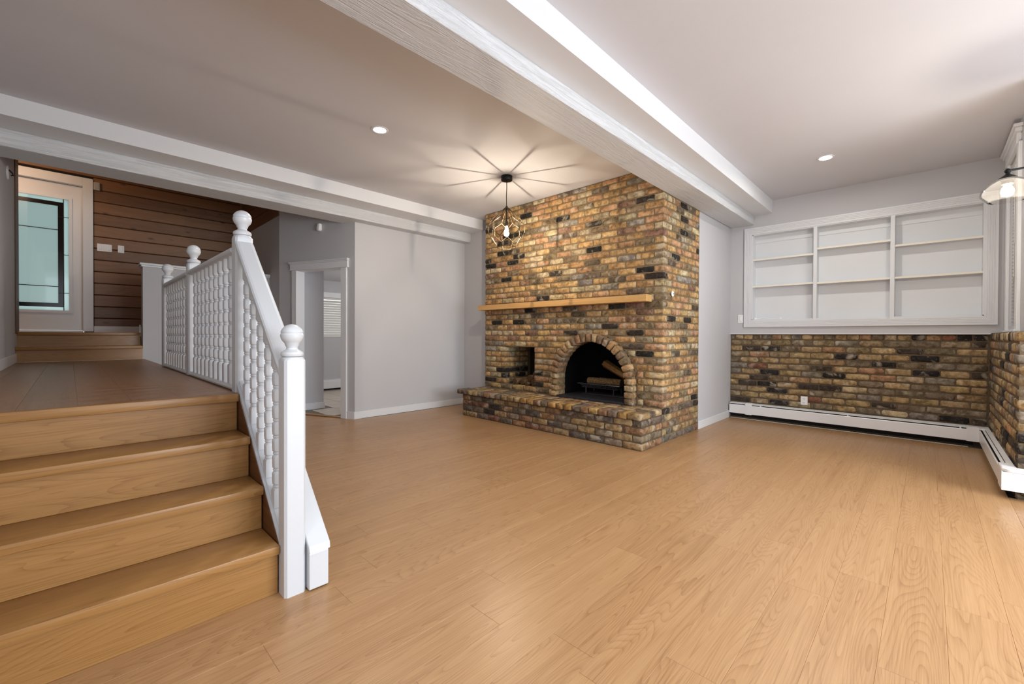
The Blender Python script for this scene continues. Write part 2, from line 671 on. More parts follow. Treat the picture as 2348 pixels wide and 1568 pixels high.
# ------------------------------------------------------------------ walls
box('wall_left', ANG_A.x, XA + 0.1, YL, YL + 0.1, 0, 2.86, M['wall'], kind='structure')
box('wall_alcove', XA, XA + 0.1, 4.632, YL, 0, 2.86, M['wall'], kind='structure')
box('wall_hearth_side', 5.16, XB + 0.1, 1.947, 2.04, 0, 2.88, M['wall'], kind='structure')
NY0, NY1, NZ0, NZ1 = -0.398, 1.684, 1.315, 2.445
wall_back = grid_wall('wall_back', (XB, 0, 0), (0, 1, 0), (1, 0, 0), (-0.66, 1.947), (1.140, 2.88), [(NY0, NY1, NZ0, NZ1)], 0.05, M['wall'])
wall_right = grid_wall('wall_right', (0, -0.525, 0), (1, 0, 0), (0, -1, 0), (4.48, XB + 0.05), (1.145, 2.88), [(5.36, 5.92, 1.20, 2.66)], 0.09, M['wall'])
box('wall_pier', 4.48, 4.58, -2.8, -0.615, 1.145, 2.88, M['wall'], kind='structure')
box('wall_stair', -0.53, -0.41, 1.2, 7.03, 0, 3.6, M['wall'], kind='structure')
wall_angled = grid_wall('wall_angled', ANG_A, ANG_T, ANG_N, (0.0, ANG_L), (0, 3.6), [(0.213, 0.99, -1, 1.985)], 0.11, M['wall'])
box('wall_entry_side', XP, XP + 0.12, ANG_B.y, YD + 0.05, 0, 2.78, M['wall'], kind='structure')
cedar_side = box('wall_entry_side_top', XP + 0.01, XP + 0.12, ANG_B.y + 0.02, YD + 0.05, 2.78, 3.6, M['dark'], kind='structure')
z = 2.78
while z < 3.55:
    box('plank', XP - 0.012, XP + 0.01, ANG_B.y + 0.01, YD, z + 0.002, z + 0.158, M['cedar_y'], cedar_side, 0.004)
    z += 0.164
# side room shell
box('wall_side_room_near', 2.2, 2.63, 6.457, 6.56, 0, 2.2, M['wall'], kind='structure')
wall_far = grid_wall('wall_side_room_far', (0, 8.47, 0), (1, 0, 0), (0, 1, 0), (2.18, 4.9), (0, 2.4), [(2.72, 4.30, 1.05, 1.83)], 0.1, M['wall'])
box('wall_side_room_end', 4.8, 4.9, YL + 0.1, 8.47, 0, 2.4, M['wall'], kind='structure')
prism('ceiling_side_room', [(2.62, YL + 0.1), (4.9, YL + 0.1), (4.9, 8.5), (2.19, 8.5), (2.19, 6.6), (ANG_A + ANG_T * 0.2 + ANG_N * 0.12).xy], 'Z', 2.16, 2.2, M['ceiling'], kind='structure')

box('ceiling', -2.2, XB + 0.1, -2.8, 5.57, 2.855, 2.93, M['ceiling'], kind='structure')
box('ceiling_entry', -1.8, 2.4, 5.5, YD + 0.2, 3.6, 3.7, M['ceiling'], kind='structure')
box('wall_above_header', -1.8, 2.4, 5.57, 5.67, 2.93, 3.7, M['wall'], kind='structure')

# ceiling beams, stepped in two layers
box('beam', -2.2, XB, 1.450, 1.943, 2.690, 2.855, M['white'], kind='structure')
box('beam', -2.2, XB, 1.664, 1.941, 2.574, 2.690, M['beam'], kind='structure', bevel=0.004)
box('beam', -2.2, XA, 4.885, 5.56, 2.706, 2.855, M['white'], kind='structure')
box('beam', -2.2, XA, 5.205, 5.545, 2.567, 2.706, M['beam'], kind='structure', bevel=0.004)

# ------------------------------------------------------------------ baseboards
def baseboard(name, x0, x1, y0, y1, z0=0.0, h=0.095):
    return box(name, x0, x1, y0, y1, z0, z0 + h, M['white'], kind='structure', bevel=0.003)


baseboard('baseboard_left', ANG_A.x - 0.004, XA, YL - 0.014, YL)
baseboard('baseboard_alcove', XA - 0.014, XA, 4.6, YL - 0.014)
baseboard('baseboard_hearth_side', 5.17, XB - 0.06, 1.933, 1.947)
baseboard('baseboard_stair', -0.41, -0.396, 2.63, 7.0, ZL)
baseboard('baseboard_side_room', 2.25, 2.645, 6.443, 6.457, 0.006)


def ang(s, off):
    return ANG_A + ANG_T * s - ANG_N * off


def ang_prism(name, s0, s1, o0, o1, z0, z1, mat, parent=None, kind=None, bevel=0.0):
    p = [ang(s0, o0).xy, ang(s1, o0).xy, ang(s1, o1).xy, ang(s0, o1).xy]
    return prism(name, [tuple(q) for q in p], 'Z', z0, z1, mat, parent, bevel, kind)


ang_prism('baseboard_angled', -0.004, 0.125, 0, 0.014, 0, 0.095, M['white'], None, 'structure')
# cased opening in the angled wall
door2 = ang_prism('door_2', 0.10, 1.10, 0, 0.028, 1.995, 2.068, M['white'], None, 'structure', 0.002)
ang_prism('crown', 0.085, 1.115, 0, 0.048, 2.085, 2.100, M['white'], door2, None, 0.003)
ang_prism('crown', 0.093, 1.107, 0, 0.038, 2.068, 2.085, M['white'], door2, None, 0.003)
ang_prism('fillet', 0.092, 1.108, 0, 0.036, 1.983, 1.995, M['white'], door2, None, 0.002)
ang_prism('casing', 0.122, 0.213, 0, 0.022, 0, 1.983, M['white'], door2, None, 0.002)
ang_prism('casing', 0.99, 1.075, 0, 0.022, 0, 1.983, M['white'], door2, None, 0.002)
ang_prism('jamb', 0.205, 0.2135, -0.12, 0.012, 0, 1.985, M['white'], door2)
ang_prism('jamb', 0.9895, 1.0, -0.12, 0.012, 0, 1.985, M['white'], door2)
ang_prism('head_jamb', 0.213, 0.99, -0.12, 0.012, 1.978, 1.986, M['white'], door2)
ang_prism('strike_plate', 0.9865, 0.9895, -0.055, -0.035, 1.03, 1.08, M['black'], door2)
ang_prism('threshold', 0.213, 0.99, -0.06, 0.02, 0.0, 0.014, M['oak_step'], door2, None, 0.004)
# small white motion sensor above the doorway
_p = ang(0.575, 0.0)
ms = thing('motion_sensor', (_p.x, _p.y, 2.51), 'small white motion sensor on the grey wall above the cased doorway', 'sensor')
ang_prism('housing', 0.545, 0.600, 0.0, 0.05, 2.492, 2.592, M['plastic'], ms, None, 0.012)
ang_prism('lens', 0.553, 0.592, 0.049, 0.056, 2.502, 2.545, M['heater'], ms, None, 0.003)

# side room window with blind, heater
win1 = box('window_1', 2.66, 4.36, 8.44, 8.47, 1.83, 1.935, M['white'], kind='structure', bevel=0.004)
box('casing', 2.64, 2.72, 8.44, 8.47, 1.05, 1.83, M['white'], win1)
box('casing', 4.30, 4.38, 8.44, 8.47, 1.05, 1.83, M['white'], win1)
box('glass_pane', 2.72, 4.30, 8.52, 8.525, 1.05, 1.83, M['clear'], win1)
bl = thing('window_blind', (3.5, 8.46, 1.05), 'cream horizontal slat blind lowered in the side room window', 'blind')
box('headrail', 2.73, 4.29, 8.455, 8.50, 1.79, 1.828, M['blind'], bl)
box('bottom_rail', 2.73, 4.29, 8.46, 8.485, 1.05, 1.075, M['blind'], bl)
n = 15
for i in range(n):
    zc = 1.095 + i * (0.70 / n)
    prism('slat', [(8.458, zc - 0.017), (8.462, zc - 0.019), (8.488, zc + 0.024), (8.484, zc + 0.026)], 'X', 2.735, 4.285, M['blind'], bl)
ht = thing('baseboard_heater', (3.5, 8.43, 0.04), 'white baseboard heater below the blind in the side room', 'heater')
prism('cover', [(8.47, 0.218), (8.40, 0.205), (8.395, 0.16), (8.395, 0.05), (8.402, 0.05), (8.402, 0.155), (8.415, 0.195), (8.47, 0.205)], 'X', 2.3, 4.75, M['heater'], ht)
box('back_plate', 2.3, 4.75, 8.455, 8.469, 0.02, 0.2, M['dark'], ht)
box('damper', 2.3, 4.75, 8.396, 8.399, 0.163, 0.170, M['dark'], ht)

# ------------------------------------------------------------------ entry: cedar wall, door, upper steps
box('wall_entry_low', -1.8, -0.41, 7.03, 7.30, 0, ZE, M['wall'], kind='structure')
box('wall_entry_left', -1.9, -1.8, 7.03, YD + 0.05, 0, 3.6, M['wall'], kind='structure')
box('wall_entry_near', -1.8, -0.53, 6.93, 7.03, 0, 3.6, M['wall'], kind='structure')
entry_floor = box('floor_entry', -1.8, XP, 7.25, YD, ZE - 0.05, ZE, M['oak_step'], kind='structure')
wall_door = grid_wall('wall_entry', (0, YD + 0.02, 0), (1, 0, 0), (0, 1, 0), (-1.8, XP), (ZE - 0.1, 3.6), [(-0.66, 0.14, ZE - 0.2, 3.14)], 0.12, M['dark'])
z = 1.320
for i in range(15):
    za, zb = z + 0.164 * (i - 1), z + 0.164 * i
    za = max(za, ZE + 0.08)
    zb = min(zb, 3.58)
    x0 = 0.235 if za < 3.25 else -1.7
    box('plank', x0, XP, YD - 0.002, YD + 0.02, za + 0.003, zb - 0.004, M['cedar'], wall_door, 0.007)
box('corner_bead', XP - 0.03, XP - 0.012, YD - 0.03, YD - 0.004, 2.79, 3.58, M['cedar'], wall_door)
baseboard('baseboard_entry', 0.235, XP - 0.7, YD - 0.014, YD, ZE, 0.09)
gx0, gx1, gz0, gz1 = -0.585, -0.004, 1.411, 2.925
door1 = grid_wall('door_1', (0, YD + 0.045, 0), (1, 0, 0), (0, 1, 0), (-0.651, 0.131), (ZE + 0.03, 3.13), [(gx0 + 0.004, gx1 - 0.004, gz0 + 0.004, gz1 - 0.004)], 0.04, M['white'])
DOOR_Y = YD + 0.045


def ring(name, x0, x1, z0, z1, w, ya, yb, mat, parent):
    """a rectangular frame with outer size x0..x1, z0..z1 and member width w"""
    return grid_wall(name, (0, ya, 0), (1, 0, 0), (0, 1, 0), (x0, x1), (z0, z1), [(x0 + w, x1 - w, z0 + w, z1 - w)], yb - ya, mat, parent, None)


ring('glass_moulding', gx0 - 0.03, gx1 + 0.03, gz0 - 0.03, gz1 + 0.03, 0.032, DOOR_Y - 0.016, DOOR_Y, M['white'], door1)
ring('edge_pane', gx0, gx1, gz0, gz1, 0.052, DOOR_Y - 0.008, DOOR_Y - 0.004, M['pane_edge'], door1)
ring('black_glass_border', gx0 + 0.052, gx1 - 0.052, gz0 + 0.048, gz1 - 0.05, 0.052, DOOR_Y - 0.008, DOOR_Y - 0.003, M['black_glass'], door1)
box('center_pane', gx0 + 0.104, gx1 - 0.104, DOOR_Y - 0.008, DOOR_Y - 0.004, gz0 + 0.1, gz1 - 0.102, M['pane'], door1)
for zz in (1.735, 2.50):
    box('came', gx0 + 0.104, gx1 - 0.104, DOOR_Y - 0.011, DOOR_Y - 0.003, zz - 0.004, zz + 0.004, M['lead'], door1)
for zz in (1.65, 2.17, 2.68):
    box('came', gx1 - 0.104, gx1, DOOR_Y - 0.011, DOOR_Y - 0.003, zz - 0.003, zz + 0.003, M['lead'], door1)
    box('came', gx0, gx0 + 0.104, DOOR_Y - 0.011, DOOR_Y - 0.003, zz - 0.003, zz + 0.003, M['lead'], door1)
for xx in (gx0 + 0.052, gx1 - 0.052):
    box('came', xx - 0.004, xx + 0.004, DOOR_Y - 0.011, DOOR_Y - 0.003, gz0, gz1, M['lead'], door1)
box('casing', 0.128, 0.232, YD - 0.024, YD + 0.045, ZE + 0.012, 3.255, M['white'], door1, 0.003)
box('head_casing', -0.75, 0.128, YD - 0.024, YD + 0.045, 3.135, 3.255, M['white'], door1, 0.003)
box('casing', -0.75, -0.651, YD - 0.024, YD + 0.045, ZE, 3.135, M['white'], door1, 0.003)
box('door_sill', -0.651, 0.131, YD - 0.02, YD + 0.08, ZE, ZE + 0.028, M['white'], door1, 0.003)
box('bottom_rail_strip', -0.64, 0.12, DOOR_Y - 0.012, DOOR_Y, ZE + 0.032, ZE + 0.055, M['white'], door1, 0.002)
# door hardware: lever on the black border, mostly hidden behind the wall end
ds = thing('door_sensor', (0.27, YD - 0.02, 3.11), 'small beige contact sensor box beside the top of the entry door casing', 'sensor')
box('housing', 0.237, 0.303, YD - 0.036, YD - 0.003, 3.11, 3.222, M['grey_plastic'], ds, 0.006)
box('cover', 0.250, 0.292, YD - 0.040, YD - 0.035, 3.135, 3.20, M['grey_plastic'], ds, 0.003)
sw = thing('light_switch', (0.347, YD - 0.006, 2.27), 'triple white rocker switch plate on the cedar boards beside the door', 'switch')
box('plate', 0.27, 0.424, YD - 0.010, YD - 0.002, 2.268, 2.372, M['plastic'], sw, 0.003)
for i in range(3):
    xc = 0.302 + i * 0.046
    box('rocker', xc - 0.015, xc + 0.015, YD - 0.015, YD - 0.009, 2.288, 2.352, M['plastic'], sw, 0.003)
sw = thing('light_switch', (0.52, YD - 0.006, 2.27), 'single white rocker switch plate right of the triple one', 'switch')
box('plate', 0.486, 0.554, YD - 0.010, YD - 0.002, 2.272, 2.378, M['plastic'], sw, 0.003)
box('rocker', 0.505, 0.535, YD - 0.015, YD - 0.009, 2.292, 2.358, M['plastic'], sw, 0.003)
# dark timber end of the stair wall
box('trim_1', -0.425, -0.402, 7.03, 7.43, ZE - 0.02, 3.5, M['stringer'], kind='structure')
# half wall with a white cap
hw = box('wall_half', 0.632, XP, 7.0, 7.16, 0, 1.935, M['wall'], kind='structure')
box('cap', 0.602, XP, 6.965, 7.195, 1.955, 1.982, M['white'], hw, 0.003)
box('cap_moulding', 0.615, XP, 6.98, 7.18, 1.935, 1.955, M['white'], hw, 0.003)
box('base_return', 0.618, 0.632, 7.24, 7.26, ZE, ZE + 0.1, M['white'], hw)

# ------------------------------------------------------------------ landing and stairs
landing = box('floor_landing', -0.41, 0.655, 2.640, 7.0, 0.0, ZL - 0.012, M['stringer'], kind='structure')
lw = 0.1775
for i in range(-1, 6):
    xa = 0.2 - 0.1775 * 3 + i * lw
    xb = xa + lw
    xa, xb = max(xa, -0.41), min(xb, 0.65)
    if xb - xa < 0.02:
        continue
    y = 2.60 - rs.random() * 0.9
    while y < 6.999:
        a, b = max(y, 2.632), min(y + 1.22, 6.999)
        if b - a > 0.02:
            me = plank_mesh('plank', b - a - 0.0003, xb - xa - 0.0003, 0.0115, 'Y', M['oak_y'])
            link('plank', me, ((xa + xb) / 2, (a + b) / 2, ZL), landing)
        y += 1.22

XS1 = 0.617
st = thing('staircase', (0.1, 1.98, 0), 'four golden oak steps rising to the landing on the left', 'stairs')
nose = [(1.952, 0.208), (2.169, 0.403), (2.376, 0.597), (2.593, 0.788)]
rise = [1.976, 2.196, 2.402, 2.616]
for i, ((ny, nz), ry) in enumerate(zip(nose, rise)):
    zb = 0.0 if i == 0 else nose[i - 1][1]
    box('riser', -0.408, XS1 - 0.004, ry, ry + 0.018, zb, nz - 0.036, M['oak_step'], st, 0.0015)
    if i < 3:
        box('tread', -0.408, XS1 - 0.002, ny + 0.004, rise[i + 1] + 0.004, nz - 0.036, nz, M['oak_step'], st, 0.004, 2)
    else:
        box('nosing', -0.408, XS1, ny, 2.632, nz - 0.040, nz + 0.001, M['oak_step'], st, 0.004, 2)
    if i < 3:
        pass
prism('stringer', [(1.99, 0.0), (1.99, 0.20), (2.615, 0.772), (2.615, 0.0)], 'X', XS1 + 0.001, XS1 + 0.018, M['stringer'], st)
# two upper steps to the entry
su = thing('staircase', (0.1, 7.0, ZL), 'two short oak steps up to the front door', 'stairs')
box('riser', -0.409, 0.628, 7.001, 7.018, ZL, 0.918, M['oak_step'], su)
box('tread', -0.425, 0.630, 6.975, 7.252, 0.918, 0.955, M['oak_step'], su, 0.004, 2)
box('riser', -0.409, 0.628, 7.252, 7.27, 0.955, ZE - 0.038, M['oak_step'], su)
box('nosing', -0.409, 0.628, 7.226, 7.30, ZE - 0.038, ZE + 0.001, M['oak_step'], su, 0.004, 2)

# ------------------------------------------------------------------ stair railing
rl = thing('stair_railing', (0.66, 3.5, 0), 'white turned stair railing with ball topped newel posts beside the stairs and landing', 'railing')


def newel(y, z0, zc, name='newel_post'):
    """square post; zc = height where its corners start to round; ball finial above"""
    h = 0.0425
    bm = bmesh.new()
    lv = [(0.0, 1.0, 0), (zc - z0, 1.0, 0)]
    rings = []
    n = 24
    prof = [(z0, None), (zc, None)]
    up = [(0.008, 0.058), (0.02, 0.0535), (0.03, 0.046), (0.036, 0.040)]

    def sq(r, zz):
        out = []
        for k in range(n):
            a = 2 * math.pi * (k + 0.5) / n
            lim = h / max(abs(math.cos(a)), abs(math.sin(a)))
            rr = lim if r is None else min(lim, r)
            out.append(bm.verts.new((0.66 + rr * math.cos(a), y + rr * math.sin(a), zz)))
        return out
    for zz, r in prof:
        rings.append(sq(r, zz))
    for dz, r in up:
        rings.append(sq(r, zc + dz))
    for a, b in zip(rings[:-1], rings[1:]):
        for k in range(n):
            bm.faces.new((a[k], a[(k + 1) % n], b[(k + 1) % n], b[k]))
    bm.faces.new(rings[0][::-1])
    bm.faces.new(rings[-1])
    p = finish(bm, name, M['rail_white'], rl, smooth=30)
    zb = zc + 0.036
    R = 0.0455
    zcen = zb + 0.094
    pr_ = [(0.034, 0), (0.042, 0.004), (0.0445, 0.012), (0.042, 0.021), (0.033, 0.027), (0.024, 0.032), (0.0215, 0.038), (0.0225, 0.043), (0.026, 0.047)]
    for k in range(1, 22):
        a = -math.pi / 2 + math.pi * k / 22
        if R * math.cos(a) < 0.026 and a < 0:
            continue
        zz = 0.094 + R * math.sin(a)
        rr = R * math.cos(a)
        if abs(zz - 0.100) < 0.0025 or abs(zz - 0.0905) < 0.0025:
            rr -= 0.0028
        pr_.append((rr, zz))
    pr_.append((0.002, 0.094 + R))
    # two turned grooves round the ball
    lathe('ball_finial', pr_, 0.66, y, M['rail_white'], p, 24, zb, 30)
    return p


newel(1.948, 0.0, 0.969)
newel(2.703, ZL - 0.05, 1.602)
newel(4.030, ZL + 0.004, 1.604)
newel(5.280, ZL + 0.004, 1.602)

BT = 0.522     # turned length of a baluster
HB = 0.0215


def baluster_mesh(bot, top):
    """square foot 'bot' long, seven turned barrels, square head 'top' long; origin at the foot"""
    bm = bmesh.new()
    pr_ = [(0.05, 0.0), (0.05, bot - 0.012), (0.024, bot - 0.001)]
    p = BT / 7
    for i in range(7):
        zz = bot + i * p
        pr_ += [(0.0165, zz + 0.002), (0.020, zz + 0.006), (0.020, zz + 0.011), (0.0175, zz + 0.014), (0.0225, zz + 0.019), (0.0265, zz + 0.029), (0.0265, zz + p - 0.012), (0.0225, zz + p - 0.004), (0.0185, zz + p)]
    zz = bot + BT
    pr_ += [(0.0165, zz + 0.002), (0.020, zz + 0.007), (0.0175, zz + 0.013), (0.024, zz + 0.017), (0.05, zz + 0.028), (0.05, zz + 0.028 + top)]
    add_lathe(bm, pr_, 0, 0, 12, HB)
    bmesh.ops.recalc_face_normals(bm, faces=bm.faces[:])
    me = bpy.data.meshes.new('baluster')
    bm.to_mesh(me)
    bm.free()
    for f in me.polygons:
        f.use_smooth = True
    me.set_sharp_from_angle(angle=math.radians(32))
    me.materials.append(M['rail_white'])
    return me


bal = baluster_mesh(0.112, 0.068)
for k in range(9):
    link('baluster', bal, (0.652, 2.8735 + 0.1235 * k, 0.820), rl)
for k in range(9):
    link('baluster', bal, (0.652, 4.188 + 0.1165 * k, 0.820), rl)
SL = 0.935
RZ = 1.024 - SL * 2.044       # handrail top = RZ + SL*y
CZ = 0.223 - 0.945 * 1.994    # curb top = CZ + .945*y
for y in (2.572, 2.457, 2.342, 2.227, 2.112):
    zb = CZ + 0.945 * y - 0.012
    zt = RZ + SL * y - 0.06
    bot = 0.085
    link('baluster', baluster_mesh(bot, max(zt + 0.018 - zb - bot - BT - 0.028, 0.02)), (0.655, y, zb), rl)
# guard rails of the landing
for a, b in ((2.745, 3.988), (4.072, 5.238)):
    prism('guard_rail', [(0.614, 1.551), (0.610, 1.560), (0.612, 1.572), (0.622, 1.576), (0.688, 1.576), (0.698, 1.572), (0.700, 1.560), (0.694, 1.551), (0.676, 1.545), (0.632, 1.545)], 'Y', a, b, M['rail_white'], rl)
    prism('shoe_rail', [(0.620, 0.796), (0.618, 0.806), (0.624, 0.812), (0.632, 0.820), (0.676, 0.820), (0.684, 0.812), (0.690, 0.806), (0.690, 0.796)], 'Y', a, b, M['rail_white'], rl)
# sloping handrail
ya, yb = 1.985, 2.664
bm = bmesh.new()
sec = [(0.616, -0.012), (0.622, -0.003), (0.632, 0.0), (0.688, 0.0), (0.698, -0.003), (0.704, -0.012), (0.702, -0.045), (0.694, -0.055), (0.626, -0.055), (0.618, -0.045)]
r0 = [bm.verts.new((x, ya, RZ + SL * ya + dz)) for x, dz in sec]
r1 = [bm.verts.new((x, yb, RZ + SL * yb + dz)) for x, dz in sec]
for i in range(len(sec)):
    j = (i + 1) % len(sec)
    bm.faces.new((r0[i], r1[i], r1[j], r0[j]))
bm.faces.new(r0)
bm.faces.new(r1[::-1])
finish(bm, 'handrail', M['rail_white'], rl)
# sloping curb on which the stair balusters stand, and the outer stringer block
for nm, x0, x1, d in (('shoe_curb', 0.634, 0.704, 0.0), ('curb_moulding', 0.6225, 0.634, -0.012)):
    prism(nm, [(1.99, CZ + 0.945 * 1.99 - 0.05), (1.99, CZ + 0.945 * 1.99 + d), (2.664, CZ + 0.945 * 2.664 + d), (2.664, CZ + 0.945 * 2.664 - 0.05)], 'X', x0, x1, M['rail_white'], rl)
prism('outer_stringer', [(1.885, 0.006), (1.885, 0.160), (2.66, 0.160 + 0.93 * 0.775), (2.66, 0.006)], 'X', 0.708, 0.790, M['rail_white'], rl, 0.003)
prism('stringer_cap', [(1.878, 0.163), (1.884, 0.192), (2.66, 0.192 + 0.93 * 0.776), (2.66, 0.163 + 0.93 * 0.776)], 'X', 0.706, 0.796, M['rail_white'], rl, 0.003)

# ------------------------------------------------------------------ bricks
BRICKS = []


def brick_mesh(l, h, d, seed):
    """one old brick: face at y=0 looking to -y, worn irregular rim"""
    r = random.Random(seed)
    bm = bmesh.new()
    cr = h * r.uniform(0.10, 0.26)

    def outline(inset, j):
        a, b = l / 2 - inset, h / 2 - inset
        c = cr
        pts = [(-a + c, -b), (-a * 0.33, -b), (a * 0.33, -b), (a - c, -b), (a, -b + c), (a, b - c), (a - c, b), (a * 0.33, b), (-a * 0.33, b), (-a + c, b), (-a, b - c), (-a, -b + c)]
        return [(x + r.uniform(-j, j), z + r.uniform(-j, j)) for x, z in pts]
    o1 = outline(0.0, 0.0022)
    o0 = [(x * (1 - 0.011 / l * 2) + r.uniform(-.0018, .0018), z_ * (1 - 0.010 / h * 2) + r.uniform(-.0018, .0018)) for x, z_ in o1]
    A = [bm.verts.new((x, r.uniform(-0.0012, 0.0022), z_)) for x, z_ in o0]
    B = [bm.verts.new((x, 0.0075, z_)) for x, z_ in o1]
    C = [bm.verts.new((x, d, z_)) for x, z_ in o1]
    n = len(A)
    bm.faces.new(A)
    for P_, Q in ((A, B), (B, C)):
        for i in range(n):
            bm.faces.new((P_[i], Q[i], Q[(i + 1) % n], P_[(i + 1) % n]))
    bmesh.ops.recalc_face_normals(bm, faces=bm.faces[:])
    me = bpy.data.meshes.new('brick')
    bm.to_mesh(me)
    bm.free()
    for f in me.polygons:
        f.use_smooth = True
    me.set_sharp_from_angle(angle=math.radians(60))
    me.materials.append(M['brick'])
    return me


BL, BH, BD = 0.205, 0.060, 0.095
VAR_L = [brick_mesh(BL, BH, BD, 100 + i) for i in range(10)]
VAR_S = [brick_mesh(0.10, BH, BD, 200 + i) for i in range(6)]
PAL_FIRE = [('#C6A472', 24), ('#BE9868', 20), ('#BE9570', 16), ('#B3A284', 10), ('#CDBB97', 8), ('#8C7A5F', 12), ('#6E6050', 7), ('#2B2826', 7), ('#93725E', 4), ('#9D958A', 6), ('#3D352F', 4)]
PAL_HEARTH = [('#A68B64', 16), ('#967458', 14), ('#8B7B68', 16), ('#B39C74', 12), ('#786A5D', 14), ('#87604F', 9), ('#39332F', 7), ('#6A6259', 10), ('#A27A56', 7)]
PAL_BASE = [('#B59C72', 22), ('#AB9068', 16), ('#978466', 15), ('#83745F', 13), ('#B08A68', 8), ('#BEAB88', 10), ('#2E2B2A', 13), ('#4C4239', 9), ('#8B8275', 8), ('#855B48', 1)]


def pick(pal, r):
    t = r.uniform(0, sum(w for _, w in pal))
    for c, w in pal:
        t -= w
        if t <= 0:
            break
    c = lin(c)
    k = r.uniform(0.86, 1.14)
    return (c[0] * k, c[1] * k * r.uniform(.97, 1.03), c[2] * k * r.uniform(.94, 1.06), 1)


rb = random.Random(11)


def put_brick(facing, u, w, plane, l, h, parent, pal, proud=0.0, tilt=0.0, d=None, name='brick'):
    """facing '-X': u is world y, '-Y': u is world x; w = centre height; plane = face position"""
    if l > 0.13:
        me, l0 = rb.choice(VAR_L), BL
    else:
        me, l0 = rb.choice(VAR_S), 0.10
    pr_ = rb.uniform(-0.003, 0.003) + proud
    if facing == '-X':
        loc = (plane - pr_, u, w)
        rot = (tilt, 0, -math.pi / 2)
    elif facing == '+X':
        loc = (plane + pr_, u, w)
        rot = (tilt, 0, math.pi / 2)
    elif facing == '+Y':
        loc = (u, plane + pr_, w)
        rot = (0, tilt, math.pi)
    else:
        loc = (u, plane - pr_, w)
        rot = (0, tilt, 0)
    o = link(name, me, loc, parent)
    o.rotation_euler = (0, rb.uniform(-.012, .012), rot[2])
    if facing in ('-X', '+X'):
        o.rotation_euler = (rb.uniform(-.012, .012), 0, rot[2])
    o.scale = (l / l0, (d or BD) / BD, h / BH)
    o.color = pick(pal, rb)
    BRICKS.append(o)
    return o


def course(facing, a, b, zc, h, plane, parent, pal, start=0.0, l=BL, j=0.011, gaps=(), first=None, last=None):
    """lay bricks from a to b (a<b); gaps = intervals left open"""
    out = []
    segs = [(a, b)]
    for g0, g1 in gaps:
        ns = []
        for s0, s1 in segs:
            if g1 <= s0 or g0 >= s1:
                ns.append((s0, s1))
                continue
            if g0 - s0 > 0.03:
                ns.append((s0, g0))
            if s1 - g1 > 0.03:
                ns.append((g1, s1))
        segs = ns
    for s0, s1 in segs:
        x = s0
        if abs(s0 - a) < 1e-6 and start > 0.02:
            e = min(x + start, s1)
            out.append((x, e))
            x = e + j
        elif abs(s0 - a) > 1e-6:
            ph = (s0 - a - start) % (l + j)
            e = min(s0 + (l + j - ph if (l + j - ph) > 0.06 else 2 * (l + j) - ph) - j, s1)
            e = min(e, s0 + l * 1.12)
            out.append((x, e))
            x = e + j
        while s1 - x > 0.025:
            e = x + l * rb.uniform(0.95, 1.04)
            if s1 - e < 0.05:
                e = s1
            if e - x > l * 1.3:
                out.append((x, x + (e - x) / 2 - j / 2))
                x = x + (e - x) / 2 + j / 2
            out.append((x, e))
            x = e + j
    return [put_brick(facing, (p + q) / 2, zc, plane, q - p, h, parent, pal) for p, q in out]


# ------------------------------------------------------------------ fireplace
CH = 0.0738
ZH = 0.36
FY1 = 4.630
fp = thing('fireplace', (XF, 3.2, 0), 'tall old brick fireplace with arched firebox and log niche', 'fireplace')
NA, NB, NC0, NC1 = 3.674, 4.212, ZH + CH, ZH + 8 * CH          # log niche
AC, AZ, ARI, ARO = 2.785, 0.573, 0.460, 0.553                   # arch centre, radii
MX = XF + 0.009
# mortar body: front with niche and arch openings
bm = bmesh.new()


def quad(y0, y1, z0, z1):
    bm.faces.new([bm.verts.new((MX, y, z_)) for y, z_ in ((y0, z0), (y1, z0), (y1, z1), (y0, z1))])


ZT = 2.852
ytop = [AC - ARO, AC + ARO]
quad(YF + 0.009, AC - ARO, 0.0, ZT)
quad(AC + ARO, NA, 0.0, ZT)
quad(NB, FY1 - 0.005, 0.0, ZT)
quad(NA, NB, 0.0, NC0 - 0.012)
quad(NA, NB, NC1, ZT)
na = 28
prev = None
for k in range(na + 1):
    a = math.pi * k / na
    p = (AC - ARO * math.cos(a), AZ + ARO * math.sin(a))
    if prev:
        bm.faces.new([bm.verts.new((MX, y, z_)) for y, z_ in (prev, p, (p[0], ZT), (prev[0], ZT))])
    prev = p
for f in ((YF + 0.009,), (FY1 - 0.005,)):
    bm.faces.new([bm.verts.new((x, f[0], z_)) for x, z_ in ((MX, 0), (5.17, 0), (5.17, ZT), (MX, ZT))])
# niche walls
for pts in (((MX, NB + .009, NC0 - .012), (4.75, NB + .009, NC0 - .012), (4.75, NB + .009, NC1), (MX, NB + .009, NC1)),
            ((MX, NA, NC0 - .012), (4.75, NA, NC0 - .012), (4.75, NA, NC1), (MX, NA, NC1)),
            ((MX, NA, NC1), (MX, NB, NC1), (4.75, NB, NC1), (4.75, NA, NC1)),
            ((MX, NA, NC0 - .012), (MX, NB, NC0 - .012), (4.75, NB, NC0 - .012), (4.75, NA, NC0 - .012))):
    bm.faces.new([bm.verts.new(p) for p in pts])
bmesh.ops.remove_doubles(bm, verts=bm.verts[:], dist=0.0005)
finish(bm, 'masonry_core', M['mortar'], fp)
box('niche_back', 4.74, 4.76, NA - 0.01, NB + 0.02, NC0 - 0.02, NC1 + 0.01, M['niche'], fp)

